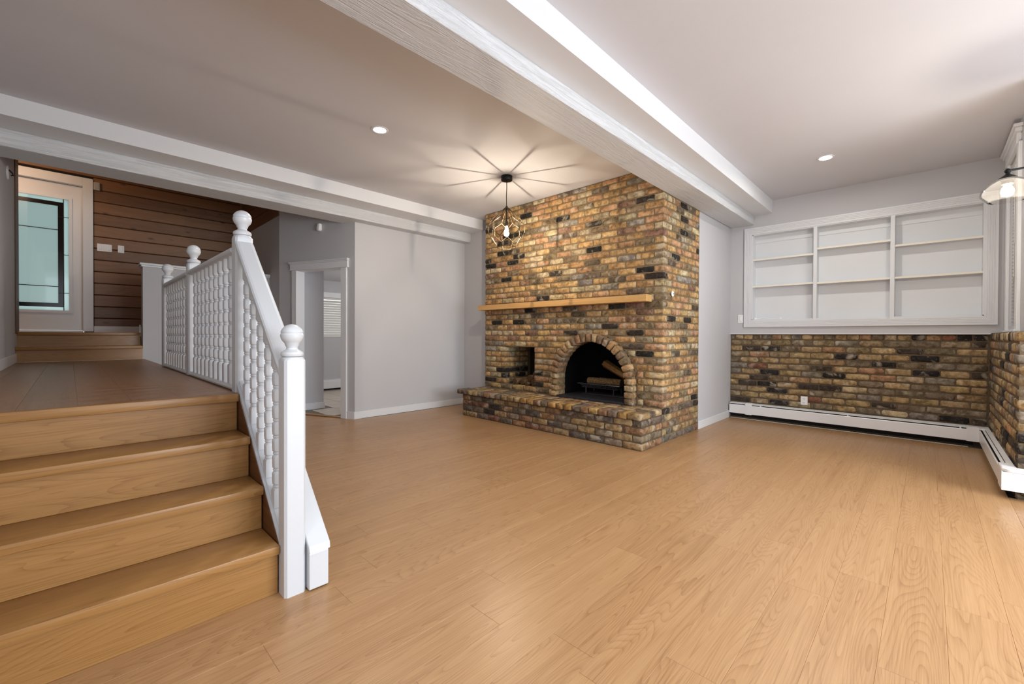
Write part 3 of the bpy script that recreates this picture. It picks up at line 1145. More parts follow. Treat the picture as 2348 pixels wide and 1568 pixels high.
nrow = int((2.85 - ZH) / CH) + 1
for i in range(nrow):
    z0 = ZH + i * CH
    h = BH
    zc = z0 + CH / 2
    if z0 + CH > 2.852:
        h = 2.852 - z0 - 0.008
        zc = z0 + 0.004 + h / 2
        if h < 0.02:
            continue
    gaps = []
    if 1 <= i < 8:
        gaps.append((NA, NB))
    if zc < AZ:
        gaps.append((AC - ARO - 0.012, AC + ARO + 0.012))
    elif zc < AZ + ARO:
        w = math.sqrt(max((ARO + 0.014) ** 2 - (zc - AZ) ** 2, 0))
        gaps.append((AC - w, AC + w))
    even = i % 2 == 0
    s0 = YF if even else YF + 0.108
    course('-X', s0, FY1, zc, h, XF, fp, PAL_FIRE, BL if even else BL * rb.uniform(.9, 1.0), gaps=gaps)
    # right side of the stack
    x0 = XF + 0.106 if even else XF + 0.003
    course('-Y', x0, 5.155, zc, h, YF, fp, PAL_FIRE, BL)
    # left side of the log niche
    if 1 <= i < 8:
        course('-Y', XF + 0.106, 4.69, zc, h, NB, fp, PAL_FIRE, BL * (0.5 if even else 1.0))
for i in range(5):      # side of the stack below the hearth top, behind the hearth's own side
    z0 = i * 0.072
    course('-Y', XF + 0.01 + (0.09 if i % 2 else 0), 5.155, z0 + 0.036, BH, YF, fp, PAL_HEARTH, BL * 0.8)
    if i % 2:
        course('-Y', XF + 0.01, XF + 0.09, z0 + 0.036, BH, YF, fp, PAL_HEARTH, 0.08)

# which bricks of the stack show largest stay single, the rest become one joined mass
stack = [o for o in BRICKS if o.parent == fp]


def seen(o):
    p = WL[o] - Vector((0, 0, HC))
    dep = p.dot(_fw)
    nrm = Vector((-1, 0, 0)) if abs(o.rotation_euler[2]) > 1 else Vector((0, -1, 0))
    return abs(nrm.dot(p.normalized())) * o.scale[0] * o.scale[2] * (2.0 if o.data in VAR_L else 1.0) / (dep * dep)


stack.sort(key=seen, reverse=True)
rest = stack[300:]
bm = bmesh.new()
lay = bm.loops.layers.float_color.new('tint')
for o in rest:
    mtx = Matrix.Translation(WL[o]) @ o.rotation_euler.to_matrix().to_4x4() @ Matrix.Diagonal((*o.scale, 1))
    n0 = len(bm.faces)
    bm.from_mesh(o.data)
    bm.faces.ensure_lookup_table()
    vs = set()
    for f in bm.faces[n0:]:
        f.smooth = True
        for lp in f.loops:
            lp[lay] = o.color
            vs.add(lp.vert)
    for v in vs:
        v.co = mtx @ v.co
mass = finish(bm, 'brickwork', M['brick_mass'], fp, (XF, 3.2, 0))
mass['kind'] = 'stuff'
for o in rest:
    BRICKS.remove(o)
    bpy.data.objects.remove(o)

# arch bricks: straight legs and a turned ring standing proud
AX0, AX1 = 4.115, 4.305


def arch_brick(c_y, c_z, ang_, wr, wt):
    """brick with radial width wr and tangential height wt"""
    bm = bmesh.new()
    add_box(bm, 0, AX1 - AX0, -wr / 2, wr / 2, -wt / 2, wt / 2)
    for v in bm.verts:
        v.co += Vector((rb.uniform(-.002, .002), rb.uniform(-.002, .002), rb.uniform(-.002, .002)))
        if v.co.y < 0:
            v.co.z *= 0.90
    bmesh.ops.bevel(bm, geom=bm.edges[:], offset=rb.uniform(0.005, 0.009), segments=1, affect='EDGES')
    R_ = Matrix.Rotation(ang_, 4, 'X')
    for v in bm.verts:
        v.co = R_ @ v.co
    bmesh.ops.recalc_face_normals(bm, faces=bm.faces[:])
    me = bpy.data.meshes.new('arch_brick')
    bm.to_mesh(me)
    bm.free()
    for f in me.polygons:
        f.use_smooth = True
    me.set_sharp_from_angle(angle=math.radians(50))
    me.materials.append(M['brick'])
    o = link('arch_brick', me, (AX0 + rb.uniform(-.004, .004), c_y, c_z), fp)
    o.color = pick([('#B79468', 5), ('#9C7A5C', 5), ('#AE8C64', 4), ('#8F785F', 4), ('#80664F', 3), ('#BEA67E', 2)], rb)


rm = (ARI + ARO) / 2
for sgn in (-1, 1):
    for i in range(3):
        arch_brick(AC + sgn * rm, ZH + 0.036 + i * 0.0715, 0, ARO - ARI, 0.060)
nv = 21
for k in range(nv):
    a = math.pi * (k + 0.5) / nv
    arch_brick(AC - rm * math.cos(a), AZ + rm * math.sin(a), math.pi - a, ARO - ARI, 0.061)
# mortar ring behind the joints
bm = bmesh.new()
sect = [(AX0 + 0.024, ARI + 0.009), (AX0 + 0.024, ARO - 0.008), (AX1, ARO - 0.008), (AX1, ARI + 0.009)]
rings = []
path = [(AC - 1, ZH - 0.01, 'l')] + [(None, math.pi * k / 30, 'a') for k in range(31)] + [(AC + 1, ZH - 0.01, 'r')]
for p in path:
    ring_ = []
    for x, rr in sect:
        if p[2] == 'l':
            ring_.append(bm.verts.new((x, AC - rr, p[1])))
        elif p[2] == 'r':
            ring_.append(bm.verts.new((x, AC + rr, p[1])))
        else:
            ring_.append(bm.verts.new((x, AC - rr * math.cos(p[1]), AZ + rr * math.sin(p[1]))))
    rings.append(ring_)
for a, b in zip(rings[:-1], rings[1:]):
    for k in range(4):
        bm.faces.new((a[k], a[(k + 1) % 4], b[(k + 1) % 4], b[k]))
bm.faces.new(rings[0])
bm.faces.new(rings[-1][::-1])
finish(bm, 'arch_mortar', M['mortar'], fp, smooth=40)
# firebox: open box of sooty brick
bm = bmesh.new()
fx0, fx1, fy0, fy1, fz0, fz1 = AX1, 4.86, AC - 0.57, AC + 0.57, ZH - 0.005, 1.18
add_box(bm, fx0, fx1, fy0, fy1, fz0, fz1)
bm.faces.ensure_lookup_table()
bmesh.ops.delete(bm, geom=[f for f in bm.faces if f.calc_center_median().x < fx0 + 0.01], context='FACES_ONLY')
finish(bm, 'firebox', M['soot'], fp)
box('ash_slab', 4.125, 4.80, AC - ARI + 0.004, AC + ARI - 0.004, ZH - 0.004, ZH + 0.024, M['slab'], fp, 0.004)
box('slab_step', 4.42, 4.82, AC - 0.40, AC + 0.30, ZH + 0.024, ZH + 0.036, M['slab'], fp, 0.003)
# log grate with mesh basket
gt = thing('fireplace_grate', (4.5, AC + 0.07, ZH + 0.03), 'black iron mesh log grate standing in the firebox', 'grate')
gy0, gy1 = 2.565, 3.155
tube('front_bar', [(4.44, gy0, 0.510), (4.44, gy1, 0.507)], 0.007, M['iron'], gt, 6)
tube('rear_bar', [(4.70, gy0, 0.510), (4.70, gy1, 0.507)], 0.007, M['iron'], gt, 6)
tube('end_bar', [(4.44, gy0, 0.510), (4.70, gy0, 0.510)], 0.006, M['iron'], gt, 6)
tube('end_bar', [(4.44, gy1, 0.507), (4.70, gy1, 0.507)], 0.006, M['iron'], gt, 6)
for i in range(15):
    y = gy0 + 0.03 + i * (gy1 - gy0 - 0.06) / 14
    yi = AC + 0.07 + (y - AC - 0.07) * 0.8
    tube('mesh_wire', [(4.44, y, 0.507), (4.475, yi, 0.462), (4.665, yi, 0.462), (4.70, y, 0.507)], 0.0035, M['iron'], gt, 5)
for x, zz in ((4.455, 0.489), (4.475, 0.464), (4.57, 0.462), (4.665, 0.464)):
    tube('mesh_wire', [(x, gy0 + 0.04, zz), (x, gy1 - 0.04, zz)], 0.0035, M['iron'], gt, 5)
for x in (4.48, 4.66):
    for y in (gy0 + 0.10, gy1 - 0.10):
        tube('leg', [(x, y, 0.462), (x, y, ZH + 0.036)], 0.008, M['iron'], gt, 6)


def log(name, a, b, r, label, mat, endmat, group=None, seg=14, jag=0.10):
    a, b = Vector(a), Vector(b)
    d = (b - a).normalized()
    up = Vector((0, 0, 1)) if abs(d.z) < 0.9 else Vector((1, 0, 0))
    s = d.cross(up).normalized()
    w = d.cross(s)
    bm = bmesh.new()
    n = 7
    rr_ = random.Random(hash(tuple(round(q, 3) for q in a)) % 1000)
    lobes = [1 + rr_.uniform(-jag, jag) for _ in range(seg)]
    rings = []
    for i in range(n + 1):
        c = a + (b - a) * i / n
        rings.append([bm.verts.new(c + (s * math.cos(2 * math.pi * k / seg) + w * math.sin(2 * math.pi * k / seg)) * r * lobes[k] * (1 + rr_.uniform(-.04, .04))) for k in range(seg)])
    for A, B in zip(rings[:-1], rings[1:]):
        for k in range(seg):
            bm.faces.new((A[k], A[(k + 1) % seg], B[(k + 1) % seg], B[k]))
    t = finish(bm, name, mat, None, (a + b) / 2, smooth=50)
    tag(t, label, 'log', group)
    for i, c in ((0, a), (n, b)):
        bm = bmesh.new()
        sg = -1 if i == 0 else 1
        vs = [bm.verts.new(c + (s * math.cos(2 * math.pi * k / seg) + w * math.sin(2 * math.pi * k / seg)) * r * lobes[k] * 0.985) for k in range(seg)]
        v2 = [bm.verts.new(v.co * 1 + d * sg * 0.004 + (c - v.co) * 0.12) for v in vs]
        for k in range(seg):
            bm.faces.new((vs[k], vs[(k + 1) % seg], v2[(k + 1) % seg], v2[k]))
        bm.faces.new(v2)
        finish(bm, 'cut_end', endmat, t)
    return t


log('firewood_log', (4.50, 2.575, 0.548), (4.50, 3.03, 0.545), 0.042, 'round bark covered log lying along the front of the grate', M['bark'], M['log_end'])
log('firewood_log', (4.62, 2.60, 0.540), (4.62, 2.95, 0.545), 0.036, 'dark knobbly log lying behind the front log in the grate', M['bark'], M['log_end'])
# split log leaning across the others
bm = bmesh.new()
sa, sb = Vector((4.555, 2.545, 0.622)), Vector((4.60, 2.865, 0.765))
d = (sb - sa).normalized()
e1 = d.cross(Vector((1, 0, 0))).normalized()
e2 = d.cross(e1)
tri = [(-0.045, -0.03), (0.03, -0.042), (0.052, 0.0), (0.02, 0.045), (-0.03, 0.03)]
r0 = [bm.verts.new(sa + e1 * p[0] * 0.85 + e2 * p[1] * 0.85) for p in tri]
r1 = [bm.verts.new(sb + e1 * p[0] + e2 * p[1]) for p in tri]
for k in range(5):
    bm.faces.new((r0[k], r0[(k + 1) % 5], r1[(k + 1) % 5], r1[k]))
bm.faces.new(r0)
bm.faces.new(r1[::-1])
sp = finish(bm, 'split_log', M['split_wood'], None, (sa + sb) / 2)
tag(sp, 'pale split log leaning up across the grate logs', 'log')

# logs in the niche
for (y, zz, r, x0, lab) in ((4.085, 0.468, 0.043, 4.27, 'dark round log at the left end of the niche floor'),
                            (3.962, 0.464, 0.039, 4.29, 'round log second from the left on the niche floor'),
                            (3.872, 0.452, 0.028, 4.27, 'thin log low in the middle of the niche pile'),
                            (3.745, 0.478, 0.050, 4.28, 'thick dark log at the right of the niche floor'),
                            (3.845, 0.528, 0.042, 4.30, 'log resting on the pile in the middle of the niche'),
                            (3.745, 0.576, 0.044, 4.31, 'topmost log at the right of the niche pile')):
    log('firewood_log', (x0, y, zz), (4.66, y, zz), r, lab, M['bark'], M['log_end'], 'firewood in the niche', 12, 0.06)

# mantel shelf
mt = thing('mantel_shelf', (4.15, 3.36, 1.458), 'long plain oak mantel shelf across the brick fireplace', 'shelf')
box('board', 4.085, XF + 0.002, 2.062, 4.650, 1.458, 1.527, M['oak_mantel'], mt, 0.003)
box('end_block', 4.0835, XF + 0.001, 2.059, 2.145, 1.4565, 1.5285, M['oak_mantel'], mt, 0.003)

# round key plate on the side of the stack
gk = thing('gas_key_plate', (4.41, YF - 0.01, 1.545), 'round white key plate on the brick side of the fireplace', 'valve')
rotx = Matrix.Rotation(math.pi / 2, 3, 'X')
lathe('disc', [(0.028, 0.0), (0.030, 0.006), (0.026, 0.010), (0.010, 0.013), (0.009, 0.012)], 4.412, YF - 0.002, M['plastic'], gk, 24, 1.545, 40, None, rotx)
lathe('keyhole', [(0.006, 0.0), (0.006, 0.0145)], 4.412, YF - 0.002, M['black'], gk, 10, 1.545, 40, None, rotx)

# ------------------------------------------------------------------ raised hearth
he = thing('brick_hearth', (3.97, 3.25, 0), 'low raised brick hearth with a row of cap bricks before the fireplace', 'hearth')
HX = 3.774
box('masonry_core', HX + 0.009, XF + 0.008, YF + 0.012, 4.60, 0.0, 0.338, M['mortar_dark'], he)
for i in range(4):
    z0 = i * 0.0735
    even = i % 2 == 0
    s0 = YF if even else YF + 0.108
    course('-X', s0, 4.605, z0 + 0.0375, BH + 0.002, HX, he, PAL_HEARTH, BL)
    course('-Y', HX + (0.106 if even else 0.004), XF - 0.003, z0 + 0.0375, BH + 0.002, YF, he, PAL_HEARTH, BL * 0.9)


def cap_brick(x0, x1, y0, y1, z0, z1):
    bm = bmesh.new()
    add_box(bm, x0, x1, y0, y1, z0, z1)
    for v in bm.verts:
        v.co += Vector((rb.uniform(-.004, .004), rb.uniform(-.003, .003), rb.uniform(-.003, .002)))
    bmesh.ops.bevel(bm, geom=bm.edges[:], offset=rb.uniform(.006, .011), segments=1, affect='EDGES')
    o = finish(bm, 'cap_brick', M['brick'], he, smooth=50)
    o.color = pick(PAL_HEARTH[:5] + [('#B58F58', 14), ('#C6A56C', 8)], rb)


y = YF - 0.004
k = 0
while y < 4.585:
    wv = rb.uniform(0.093, 0.103)
    if k == 0:
        wv = 0.14
    cap_brick(3.730, 3.725 + 0.215, y, y + wv, 0.299, 0.358)
    y += wv + 0.010
    k += 1
y = YF - 0.002
while y < 4.60:
    wv = min(rb.uniform(0.19, 0.21), 4.625 - y)
    cap_brick(3.952, 4.045, y, y + wv, 0.300, 0.358)
    y += wv + 0.011
y = YF - 0.002
while y < 4.60:
    wv = min(rb.uniform(0.19, 0.21), 4.625 - y)
    cap_brick(4.056, 4.190, y, y + wv, 0.300, 0.358)
    y += wv + 0.011
box('cap_mortar', 3.745, XF, YF + 0.008, 4.60, 0.298, 0.347, M['mortar_dark'], he)

# ------------------------------------------------------------------ brick base of the back and right walls
XBB = XB + 0.022
bb = box('wall_back_base', XBB + 0.008, XBB + 0.11, -0.62, 1.947, 0, 1.138, M['mortar_dark'], kind='structure')
CB = 0.0768
for i in range(15):
    z1 = 1.138 - i * CB
    zc = z1 - CB / 2
    if zc < 0.03:
        break
    if i == 0:
        course('-X', -0.43, 1.945, zc - 0.004, 0.056, XBB, bb, PAL_BASE, 0.10, l=0.10)
    else:
        course('-X', -0.43, 1.945, zc, 0.063, XBB, bb, PAL_BASE, (0.11 if i % 2 else 0.215), l=0.215)
RY = -0.440
rbw = box('wall_right_base', 4.488, XB + 0.05, -0.60, RY - 0.008, 0, 1.143, M['mortar_dark'], kind='structure')
box('wall_pier_base', 4.488, 4.60, -1.9, -0.60, 0, 1.143, M['mortar_dark'], kind='structure')
for i in range(15):
    z1 = 1.146 - i * CB
    zc = z1 - CB / 2
    if zc < 0.03:
        break
    if i == 0:
        course('+Y', 4.48, XB + 0.015, zc, 0.066, RY, rbw, PAL_BASE, 0.1, l=0.10, j=0.008)
    else:
        even = i % 2 == 0
        course('+Y', 4.482 if even else 4.482 + 0.106, XB + 0.015, zc, 0.063, RY, rbw, PAL_BASE, 0.215, l=0.215)
        course('-X', -0.92, RY - (0.106 if even else 0.002), zc, 0.063, 4.482, rbw, PAL_BASE, 0.12 if even else 0.215, l=0.215)
# pale edge strip where the flooring stops under the heater
box('trim_2', XB - 0.017, XB - 0.003, -0.30, 1.93, -0.011, 0.004, M['cream'], kind='structure')
# the sill line of the painted wall over the bricks
box('trim_3', XB - 0.010, XB + 0.02, -0.44, 1.947, 1.132, 1.141, M['white'], kind='structure')

# ------------------------------------------------------------------ baseboard heaters
h1 = thing('baseboard_heater', (XB - 0.05, 0.8, 0.06), 'long white baseboard heater along the brick base below the built-in shelves', 'heater')
HYA, HYB = -0.335, 1.930
prism('top_cover', [(XB + 0.018, 0.213), (XB - 0.030, 0.209), (XB - 0.030, 0.204), (XB + 0.018, 0.206)], 'Y', HYA, HYB, M['heater'], h1)
prism('front_panel', [(XB - 0.060, 0.187), (XB - 0.066, 0.180), (XB - 0.066, 0.074), (XB - 0.058, 0.070), (XB - 0.060, 0.076), (XB - 0.060, 0.178), (XB - 0.056, 0.184)], 'Y', HYA, HYB, M['heater'], h1)
prism('damper', [(XB - 0.052, 0.1985), (XB - 0.034, 0.2035), (XB - 0.034, 0.2015), (XB - 0.052, 0.1965)], 'Y', HYA, HYB, M['heater'], h1)
box('fin_element', XB - 0.045, XB + 0.012, HYA, HYB, 0.10, 0.165, M['dark'], h1)
box('back_plate', XB + 0.012, XB + 0.020, HYA, HYB, 0.02, 0.20, M['dark'], h1)
for y in (1.55, 0.65, -0.25):
    box('bracket', XB - 0.060, XB + 0.012, y, y + 0.012, 0.075, 0.198, M['heater'], h1)
prism('joint_cover', [(XB + 0.018, 0.216), (XB - 0.034, 0.212), (XB - 0.070, 0.188), (XB - 0.070, 0.066), (XB - 0.0665, 0.066), (XB - 0.0665, 0.182), (XB - 0.034, 0.2095), (XB + 0.018, 0.2135)], 'Y', 1.655, 1.735, M['heater'], h1)
h2 = thing('baseboard_heater', (5.4, -0.40, 0.06), 'shorter white baseboard heater turning the corner along the right brick base', 'heater')
prism('top_cover', [(RY + 0.002, 0.213), (RY + 0.032, 0.209), (RY + 0.032, 0.204), (RY + 0.002, 0.206)], 'X', 4.56, 6.20, M['heater'], h2)
prism('front_panel', [(RY + 0.062, 0.187), (RY + 0.068, 0.180), (RY + 0.068, 0.074), (RY + 0.060, 0.070), (RY + 0.062, 0.076), (RY + 0.062, 0.178), (RY + 0.058, 0.184)], 'X', 4.50, XB - 0.066, M['heater'], h2)
prism('damper', [(RY + 0.052, 0.1985), (RY + 0.036, 0.2035), (RY + 0.036, 0.2015), (RY + 0.052, 0.1965)], 'X', 4.62, 6.20, M['heater'], h2)
box('fin_element', 4.60, 6.20, RY + 0.006, RY + 0.045, 0.10, 0.165, M['dark'], h2)
box('back_plate', 4.50, 6.26, RY + 0.001, RY + 0.006, 0.02, 0.20, M['dark'], h2)
prism('inside_corner_cover', [(XB + 0.018, RY + 0.002), (6.19, RY + 0.002), (6.19, RY + 0.070), (XB - 0.068, RY + 0.070), (XB - 0.068, -0.30), (XB + 0.018, -0.30)], 'Z', 0.196, 0.2135, M['heater'], h2)
box('corner_front', XB - 0.071, XB - 0.066, -0.372, -0.285, 0.068, 0.197, M['heater'], h2)
prism('outside_corner_cover', [(4.62, RY + 0.002), (4.62, RY + 0.072), (4.44, RY + 0.072), (4.408, RY + 0.040), (4.408, -1.3), (4.478, -1.3), (4.478, RY + 0.002)], 'Z', 0.188, 0.2135, M['heater'], h2, 0.006)
prism('outside_corner_front', [(4.62, RY + 0.066), (4.62, RY + 0.0715), (4.412, RY + 0.0715), (4.412, -1.3), (4.418, -1.3), (4.418, RY + 0.066)], 'Z', 0.066, 0.190, M['heater'], h2)
box('pipe_shroud', 4.43, 4.475, -1.3, RY + 0.03, 0.09, 0.17, M['dark'], h2)
tube('pipe', [(4.447, -0.46, 0.05), (4.447, -1.3, 0.05)], 0.012, M['brass'], h2)

# wall plates of the back wall
sw = thing('light_switch', (XB - 0.004, 1.815, 1.28), 'white rocker switch plate left of the built-in shelves', 'switch')
box('plate', XB - 0.008, XB, 1.783, 1.849, 1.281, 1.393, M['plastic'], sw, 0.003)
box('rocker', XB - 0.013, XB - 0.007, 1.800, 1.832, 1.303, 1.371, M['plastic'], sw, 0.003)
ol = thing('wall_outlet', (XBB - 0.008, 1.09, 0.26), 'white double socket on the brick base above the heater', 'outlet')
box('plate', XBB - 0.016, XBB - 0.004, 1.055, 1.127, 0.258, 0.364, M['plastic'], ol, 0.003)
for zc in (0.287, 0.335):
    s_ = box('socket_face', XBB - 0.020, XBB - 0.015, 1.074, 1.108, zc - 0.015, zc + 0.015, M['plastic'], ol, 0.004)
    for dy in (-0.007, 0.007):
        box('slot', XBB - 0.0206, XBB - 0.0198, 1.091 + dy - 0.0015, 1.091 + dy + 0.0015, zc - 0.003, zc + 0.008, M['black'], s_)
    box('slot', XBB - 0.0206, XBB - 0.0198, 1.089, 1.093, zc - 0.011, zc - 0.007, M['black'], s_)

# ------------------------------------------------------------------ built-in bookcase
bc = thing('built_in_bookcase', (XB + 0.06, 0.65, NZ0), 'white built-in bookcase with three bays of shelves set in the wall', 'bookcase')
D = 0.135
box('back_panel', XB + D, XB + D + 0.012, NY0, NY1, NZ0, NZ1, M['shelf_white'], bc)
box('back_rail', XB + D - 0.010, XB + D, NY0, NY1, NZ1 - 0.10, NZ1, M['shelf_white'], bc)
box('side_panel', XB + 0.001, XB + D, NY0, NY0 + 0.012, NZ0, NZ1, M['shelf_white'], bc)
box('side_panel', XB + 0.001, XB + D, NY1 - 0.012, NY1, NZ0, NZ1, M['shelf_white'], bc)
box('top_panel', XB + 0.001, XB + D, NY0, NY1, NZ1 - 0.012, NZ1, M['shelf_white'], bc)
box('bottom_panel', XB + 0.001, XB + D, NY0, NY1, NZ0, NZ0 + 0.012, M['shelf_white'], bc)
for ya, yb in ((0.973, 1.010), (0.268, 0.306)):
    box('divider', XB - 0.004, XB + D, ya, yb, NZ0 + 0.001, NZ1 - 0.001, M['shelf_white'], bc, 0.001)
for ya, yb, zs in ((1.011, NY1 - 0.012, (2.121, 1.768)), (0.307, 0.972, (2.180, 1.762)), (NY0 + 0.012, 0.267, (2.114, 1.762))):
    for zz in zs:
        b_ = box('shelf', XB + 0.012, XB + D, ya, yb, zz - 0.019, zz, M['shelf_white'], bc)
        box('edge_band', XB + 0.008, XB + 0.012, ya, yb, zz - 0.020, zz + 0.001, M['cream'], b_)
# reeded casing mitred round the opening: (outward, proud)
prof = [(-0.002, 0.0), (-0.002, 0.010), (0.016, 0.010), (0.018, 0.007), (0.022, 0.007), (0.024, 0.013), (0.032, 0.013), (0.034, 0.009), (0.038, 0.009), (0.040, 0.016), (0.048, 0.016), (0.050, 0.012), (0.054, 0.012), (0.056, 0.019), (0.064, 0.019), (0.066, 0.015), (0.070, 0.015), (0.072, 0.022), (0.088, 0.022), (0.088, 0.0)]
bm = bmesh.new()
cor = [(NY0, NZ0, -1, -1), (NY1, NZ0, 1, -1), (NY1, NZ1, 1, 1), (NY0, NZ1, -1, 1)]
rings = [[bm.verts.new((XB - p, y + sy * o, z_ + sz * o)) for o, p in prof] for y, z_, sy, sz in cor]
for i in range(4):
    A, B = rings[i], rings[(i + 1) % 4]
    for k in range(len(prof) - 1):
        bm.faces.new((A[k], B[k], B[k + 1], A[k + 1]))
finish(bm, 'reeded_casing', M['white'], bc)
cb = thing('power_cable', (XB + 0.08, 1.45, NZ0 + 0.014), 'thin white cable with a plug lying in the lower left shelf bay', 'cable')
z_ = NZ0 + 0.016
tube('cord', [(XB + 0.05, 1.64, z_), (XB + 0.06, 1.60, z_ + 0.012), (XB + 0.09, 1.57, z_ + 0.022), (XB + 0.07, 1.52, z_ + 0.012), (XB + 0.05, 1.46, z_ + 0.001), (XB + 0.08, 1.40, z_ + 0.006), (XB + 0.06, 1.33, z_ + 0.001), (XB + 0.05, 1.25, z_ + 0.001)], 0.003, M['plastic'], cb, 6)
box('plug', XB + 0.04, XB + 0.065, 1.635, 1.665, NZ0 + 0.0125, NZ0 + 0.036, M['plastic'], cb, 0.004)
box('adapter', XB + 0.05, XB + 0.08, 1.345, 1.375, NZ0 + 0.0125, NZ0 + 0.032, M['plastic'], cb, 0.004)

# ------------------------------------------------------------------ right window
YW = -0.525
w2 = box('window_2', 5.30, 6.00, YW, YW + 0.028, 2.66, 2.745, M['white'], kind='structure', bevel=0.003)
box('crown', 5.22, 6.10, YW, YW + 0.052, 2.775, 2.800, M['white'], w2, 0.004)
box('crown', 5.25, 6.06, YW, YW + 0.040, 2.745, 2.775, M['white'], w2, 0.004)
box('casing', 5.92, 6.01, YW, YW + 0.022, 1.165, 2.66, M['white'], w2, 0.003)
box('casing', 5.24, 5.36, YW, YW + 0.022, 1.165, 2.66, M['white'], w2, 0.003)
box('sill', 5.22, 6.03, YW, YW + 0.040, 1.147, 1.165, M['white'], w2, 0.003)
box('glass_pane', 5.36, 5.92, YW - 0.075, YW - 0.070, 1.20, 2.66, M['clear'], w2)
vb = thing('window_blind', (5.64, YW - 0.03, 1.2), 'white slat blind in the narrow window at the right wall', 'blind')
box('headrail', 5.365, 5.915, YW - 0.05, YW - 0.008, 2.61, 2.655, M['blind'], vb)
for i in range(44):
    zc = 1.23 + i * 0.0315
    prism('slat', [(YW - 0.042, zc - 0.011), (YW - 0.039, zc - 0.013), (YW - 0.012, zc + 0.013), (YW - 0.015, zc + 0.015)], 'X', 5.368, 5.912, M['blind'], vb)
tube('pull_cord', [(5.70, YW - 0.004, 2.60), (5.70, YW - 0.004, 1.63)], 0.0015, M['plastic'], vb, 5)
bm = bmesh.new()
add_tube(bm, [(5.70 + 0.020 * math.cos(a), YW - 0.003, 1.605 + 0.024 * math.sin(a)) for a in [2 * math.pi * k / 16 for k in range(17)]], 0.0025, 5)
finish(bm, 'pull_ring', M['grey_plastic'], vb)

# round fixture on the stair wall
wf = thing('wall_hook', (-0.405, 6.27, 2.56), 'round white wall plate with a small grey hook on the wall left of the landing', 'hook')
roty = Matrix.Rotation(math.pi / 2, 3, 'Y')
lathe('plate', [(0.064, 0.0), (0.066, 0.006), (0.060, 0.010), (0.030, 0.012)], -0.410, 6.27, M['plastic'], wf, 24, 2.625, 40, None, roty)
tube('hook', [(-0.398, 6.27, 2.65), (-0.375, 6.27, 2.62), (-0.370, 6.27, 2.605), (-0.385, 6.265, 2.600)], 0.006, M['black'], wf)

# ------------------------------------------------------------------ lamps
for (x, y, lab) in ((1.852, 3.383, 'round recessed ceiling light in the left ceiling before the fireplace'), (5.16, 0.735, 'round recessed ceiling light in the right ceiling near the shelves')):
    zc = 2.855
    t = thing('recessed_light', (x, y, zc - 0.006), lab, 'ceiling light', 'recessed ceiling lights')
    lathe('trim_ring', [(0.050, 0.0), (0.050, -0.004), (0.058, -0.006), (0.070, -0.004), (0.072, 0.0)], x, y, M['white'], t, 32, zc, 40, None, None, True)
    lathe('lens', [(0.049, -0.003), (0.049, -0.0005)], x, y, M['lens'], t, 32, zc)

px_, py_ = 3.356, 3.346
pd = thing('pendant_lamp', (px_, py_, 2.85), 'bronze wire cage pendant lamp hanging from a black canopy before the fireplace', 'pendant lamp')
lathe('canopy', [(0.060, 0.055), (0.063, 0.050), (0.063, 0.012), (0.058, 0.004), (0.008, 0.0)], px_, py_, M['black'], pd, 32, 2.80)
bm = bmesh.new()
add_tube(bm, [(px_, py_, 2.80), (px_ + 0.001, py_, 2.72), (px_ - 0.002, py_ + 0.002, 2.63), (px_, py_, 2.52)], 0.004, 8)
finish(bm, 'cord', M['black'], pd, smooth=50)
lathe('cage_collar', [(0.010, 0.0), (0.012, 0.004), (0.012, 0.022), (0.007, 0.03)], px_, py_, M['brass'], pd, 16, 2.50)
lathe('stem', [(0.007, 0.0), (0.007, 0.15)], px_, py_, M['black'], pd, 12, 2.362)
lathe('lamp_socket', [(0.014, 0.0), (0.016, 0.004), (0.016, 0.050), (0.010, 0.058)], px_, py_, M['brass'], pd, 16, 2.306)
lathe('bulb', [(0.004, 0.0), (0.016, 0.003), (0.026, 0.014), (0.030, 0.030), (0.028, 0.048), (0.020, 0.078), (0.014, 0.102), (0.013, 0.115)], px_, py_, M['bulb'], pd, 20, 2.193)


lathe('filament', [(0.004, 0.0), (0.005, 0.004), (0.005, 0.046), (0.004, 0.05)], px_, py_, M['filament'], pd, 8, 2.222)


def P8(r, z_, k, half):
    a = 2 * math.pi * (k + (0.5 if half else 0)) / 8 + 0.35
    return Vector((px_ + r * math.cos(a), py_ + r * math.sin(a), z_))


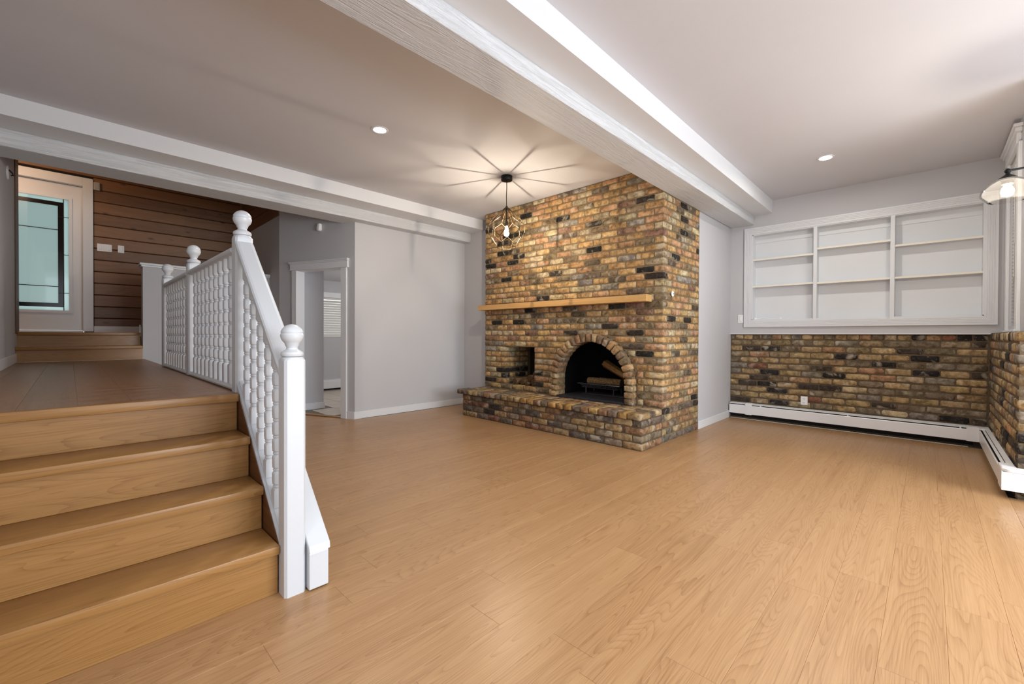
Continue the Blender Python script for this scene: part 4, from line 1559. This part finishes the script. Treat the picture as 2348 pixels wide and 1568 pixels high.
bm = bmesh.new()
wr = 0.0034
for k in range(8):
    A = P8(0.010, 2.512, k, False)
    B = P8(0.163, 2.374, k, False)
    C0, C1 = P8(0.198, 2.318, k, True), P8(0.198, 2.318, k - 1, True)
    D_ = P8(0.200, 2.235, k, True)
    E0, E1 = P8(0.172, 2.168, k, False), P8(0.172, 2.168, k + 1, False)
    G = P8(0.108, 2.072, k, False)
    G1 = P8(0.108, 2.072, k + 1, False)
    for a, b in ((A, B), (B, C0), (B, C1), (C0, D_), (D_, E0), (D_, E1), (E0, G), (G, G1)):
        add_tube(bm, [a, b], wr, 6)
finish(bm, 'wire_cage', M['brass'], pd, smooth=50)

lx, ly = 4.098, -0.350
sc = thing('wall_sconce', (4.46, -0.80, 2.15), 'wall sconce with clear glass bell shade on a dark arm at the right edge', 'wall lamp')
tube('arm', [(lx - 0.005, ly + 0.005, 2.146), (4.171, -0.423, 2.166), (4.30, -0.56, 2.195), (4.40, -0.70, 2.19), (4.455, -0.80, 2.16)], 0.007, M['black'], sc, 8)
lathe('back_plate', [(0.055, 0.0), (0.055, 0.012), (0.02, 0.022)], 4.478, -0.80, M['black'], sc, 24, 2.16, 40, None, Matrix.Rotation(-math.pi / 2, 3, 'Y'))
lathe('knuckle', [(0.004, 0.0), (0.014, 0.006), (0.016, 0.014), (0.012, 0.024), (0.004, 0.03)], lx, ly, M['black'], sc, 14, 2.131)
lathe('fitter', [(0.045, 0.0), (0.043, 0.006), (0.028, 0.018), (0.012, 0.030), (0.010, 0.042)], lx, ly, M['black'], sc, 24, 2.094)
lathe('lamp_socket', [(0.026, 0.0), (0.028, 0.01), (0.024, 0.036)], lx, ly, M['brass'], sc, 18, 2.062)
lathe('glass_shade', [(0.082, 1.958), (0.084, 1.962), (0.112, 1.992), (0.119, 2.010), (0.112, 2.035), (0.090, 2.064), (0.065, 2.084), (0.044, 2.094), (0.044, 2.096), (0.066, 2.086), (0.092, 2.066), (0.114, 2.036), (0.121, 2.010), (0.114, 1.991), (0.086, 1.961)], lx, ly, M['shade_glass'], sc, 32, 0.0, 50, None, None, True)
lathe('bulb', [(0.004, 0.0), (0.018, 0.004), (0.027, 0.016), (0.030, 0.030), (0.026, 0.048), (0.016, 0.066), (0.014, 0.078)], lx, ly, M['bulb_white'], sc, 20, 1.986)
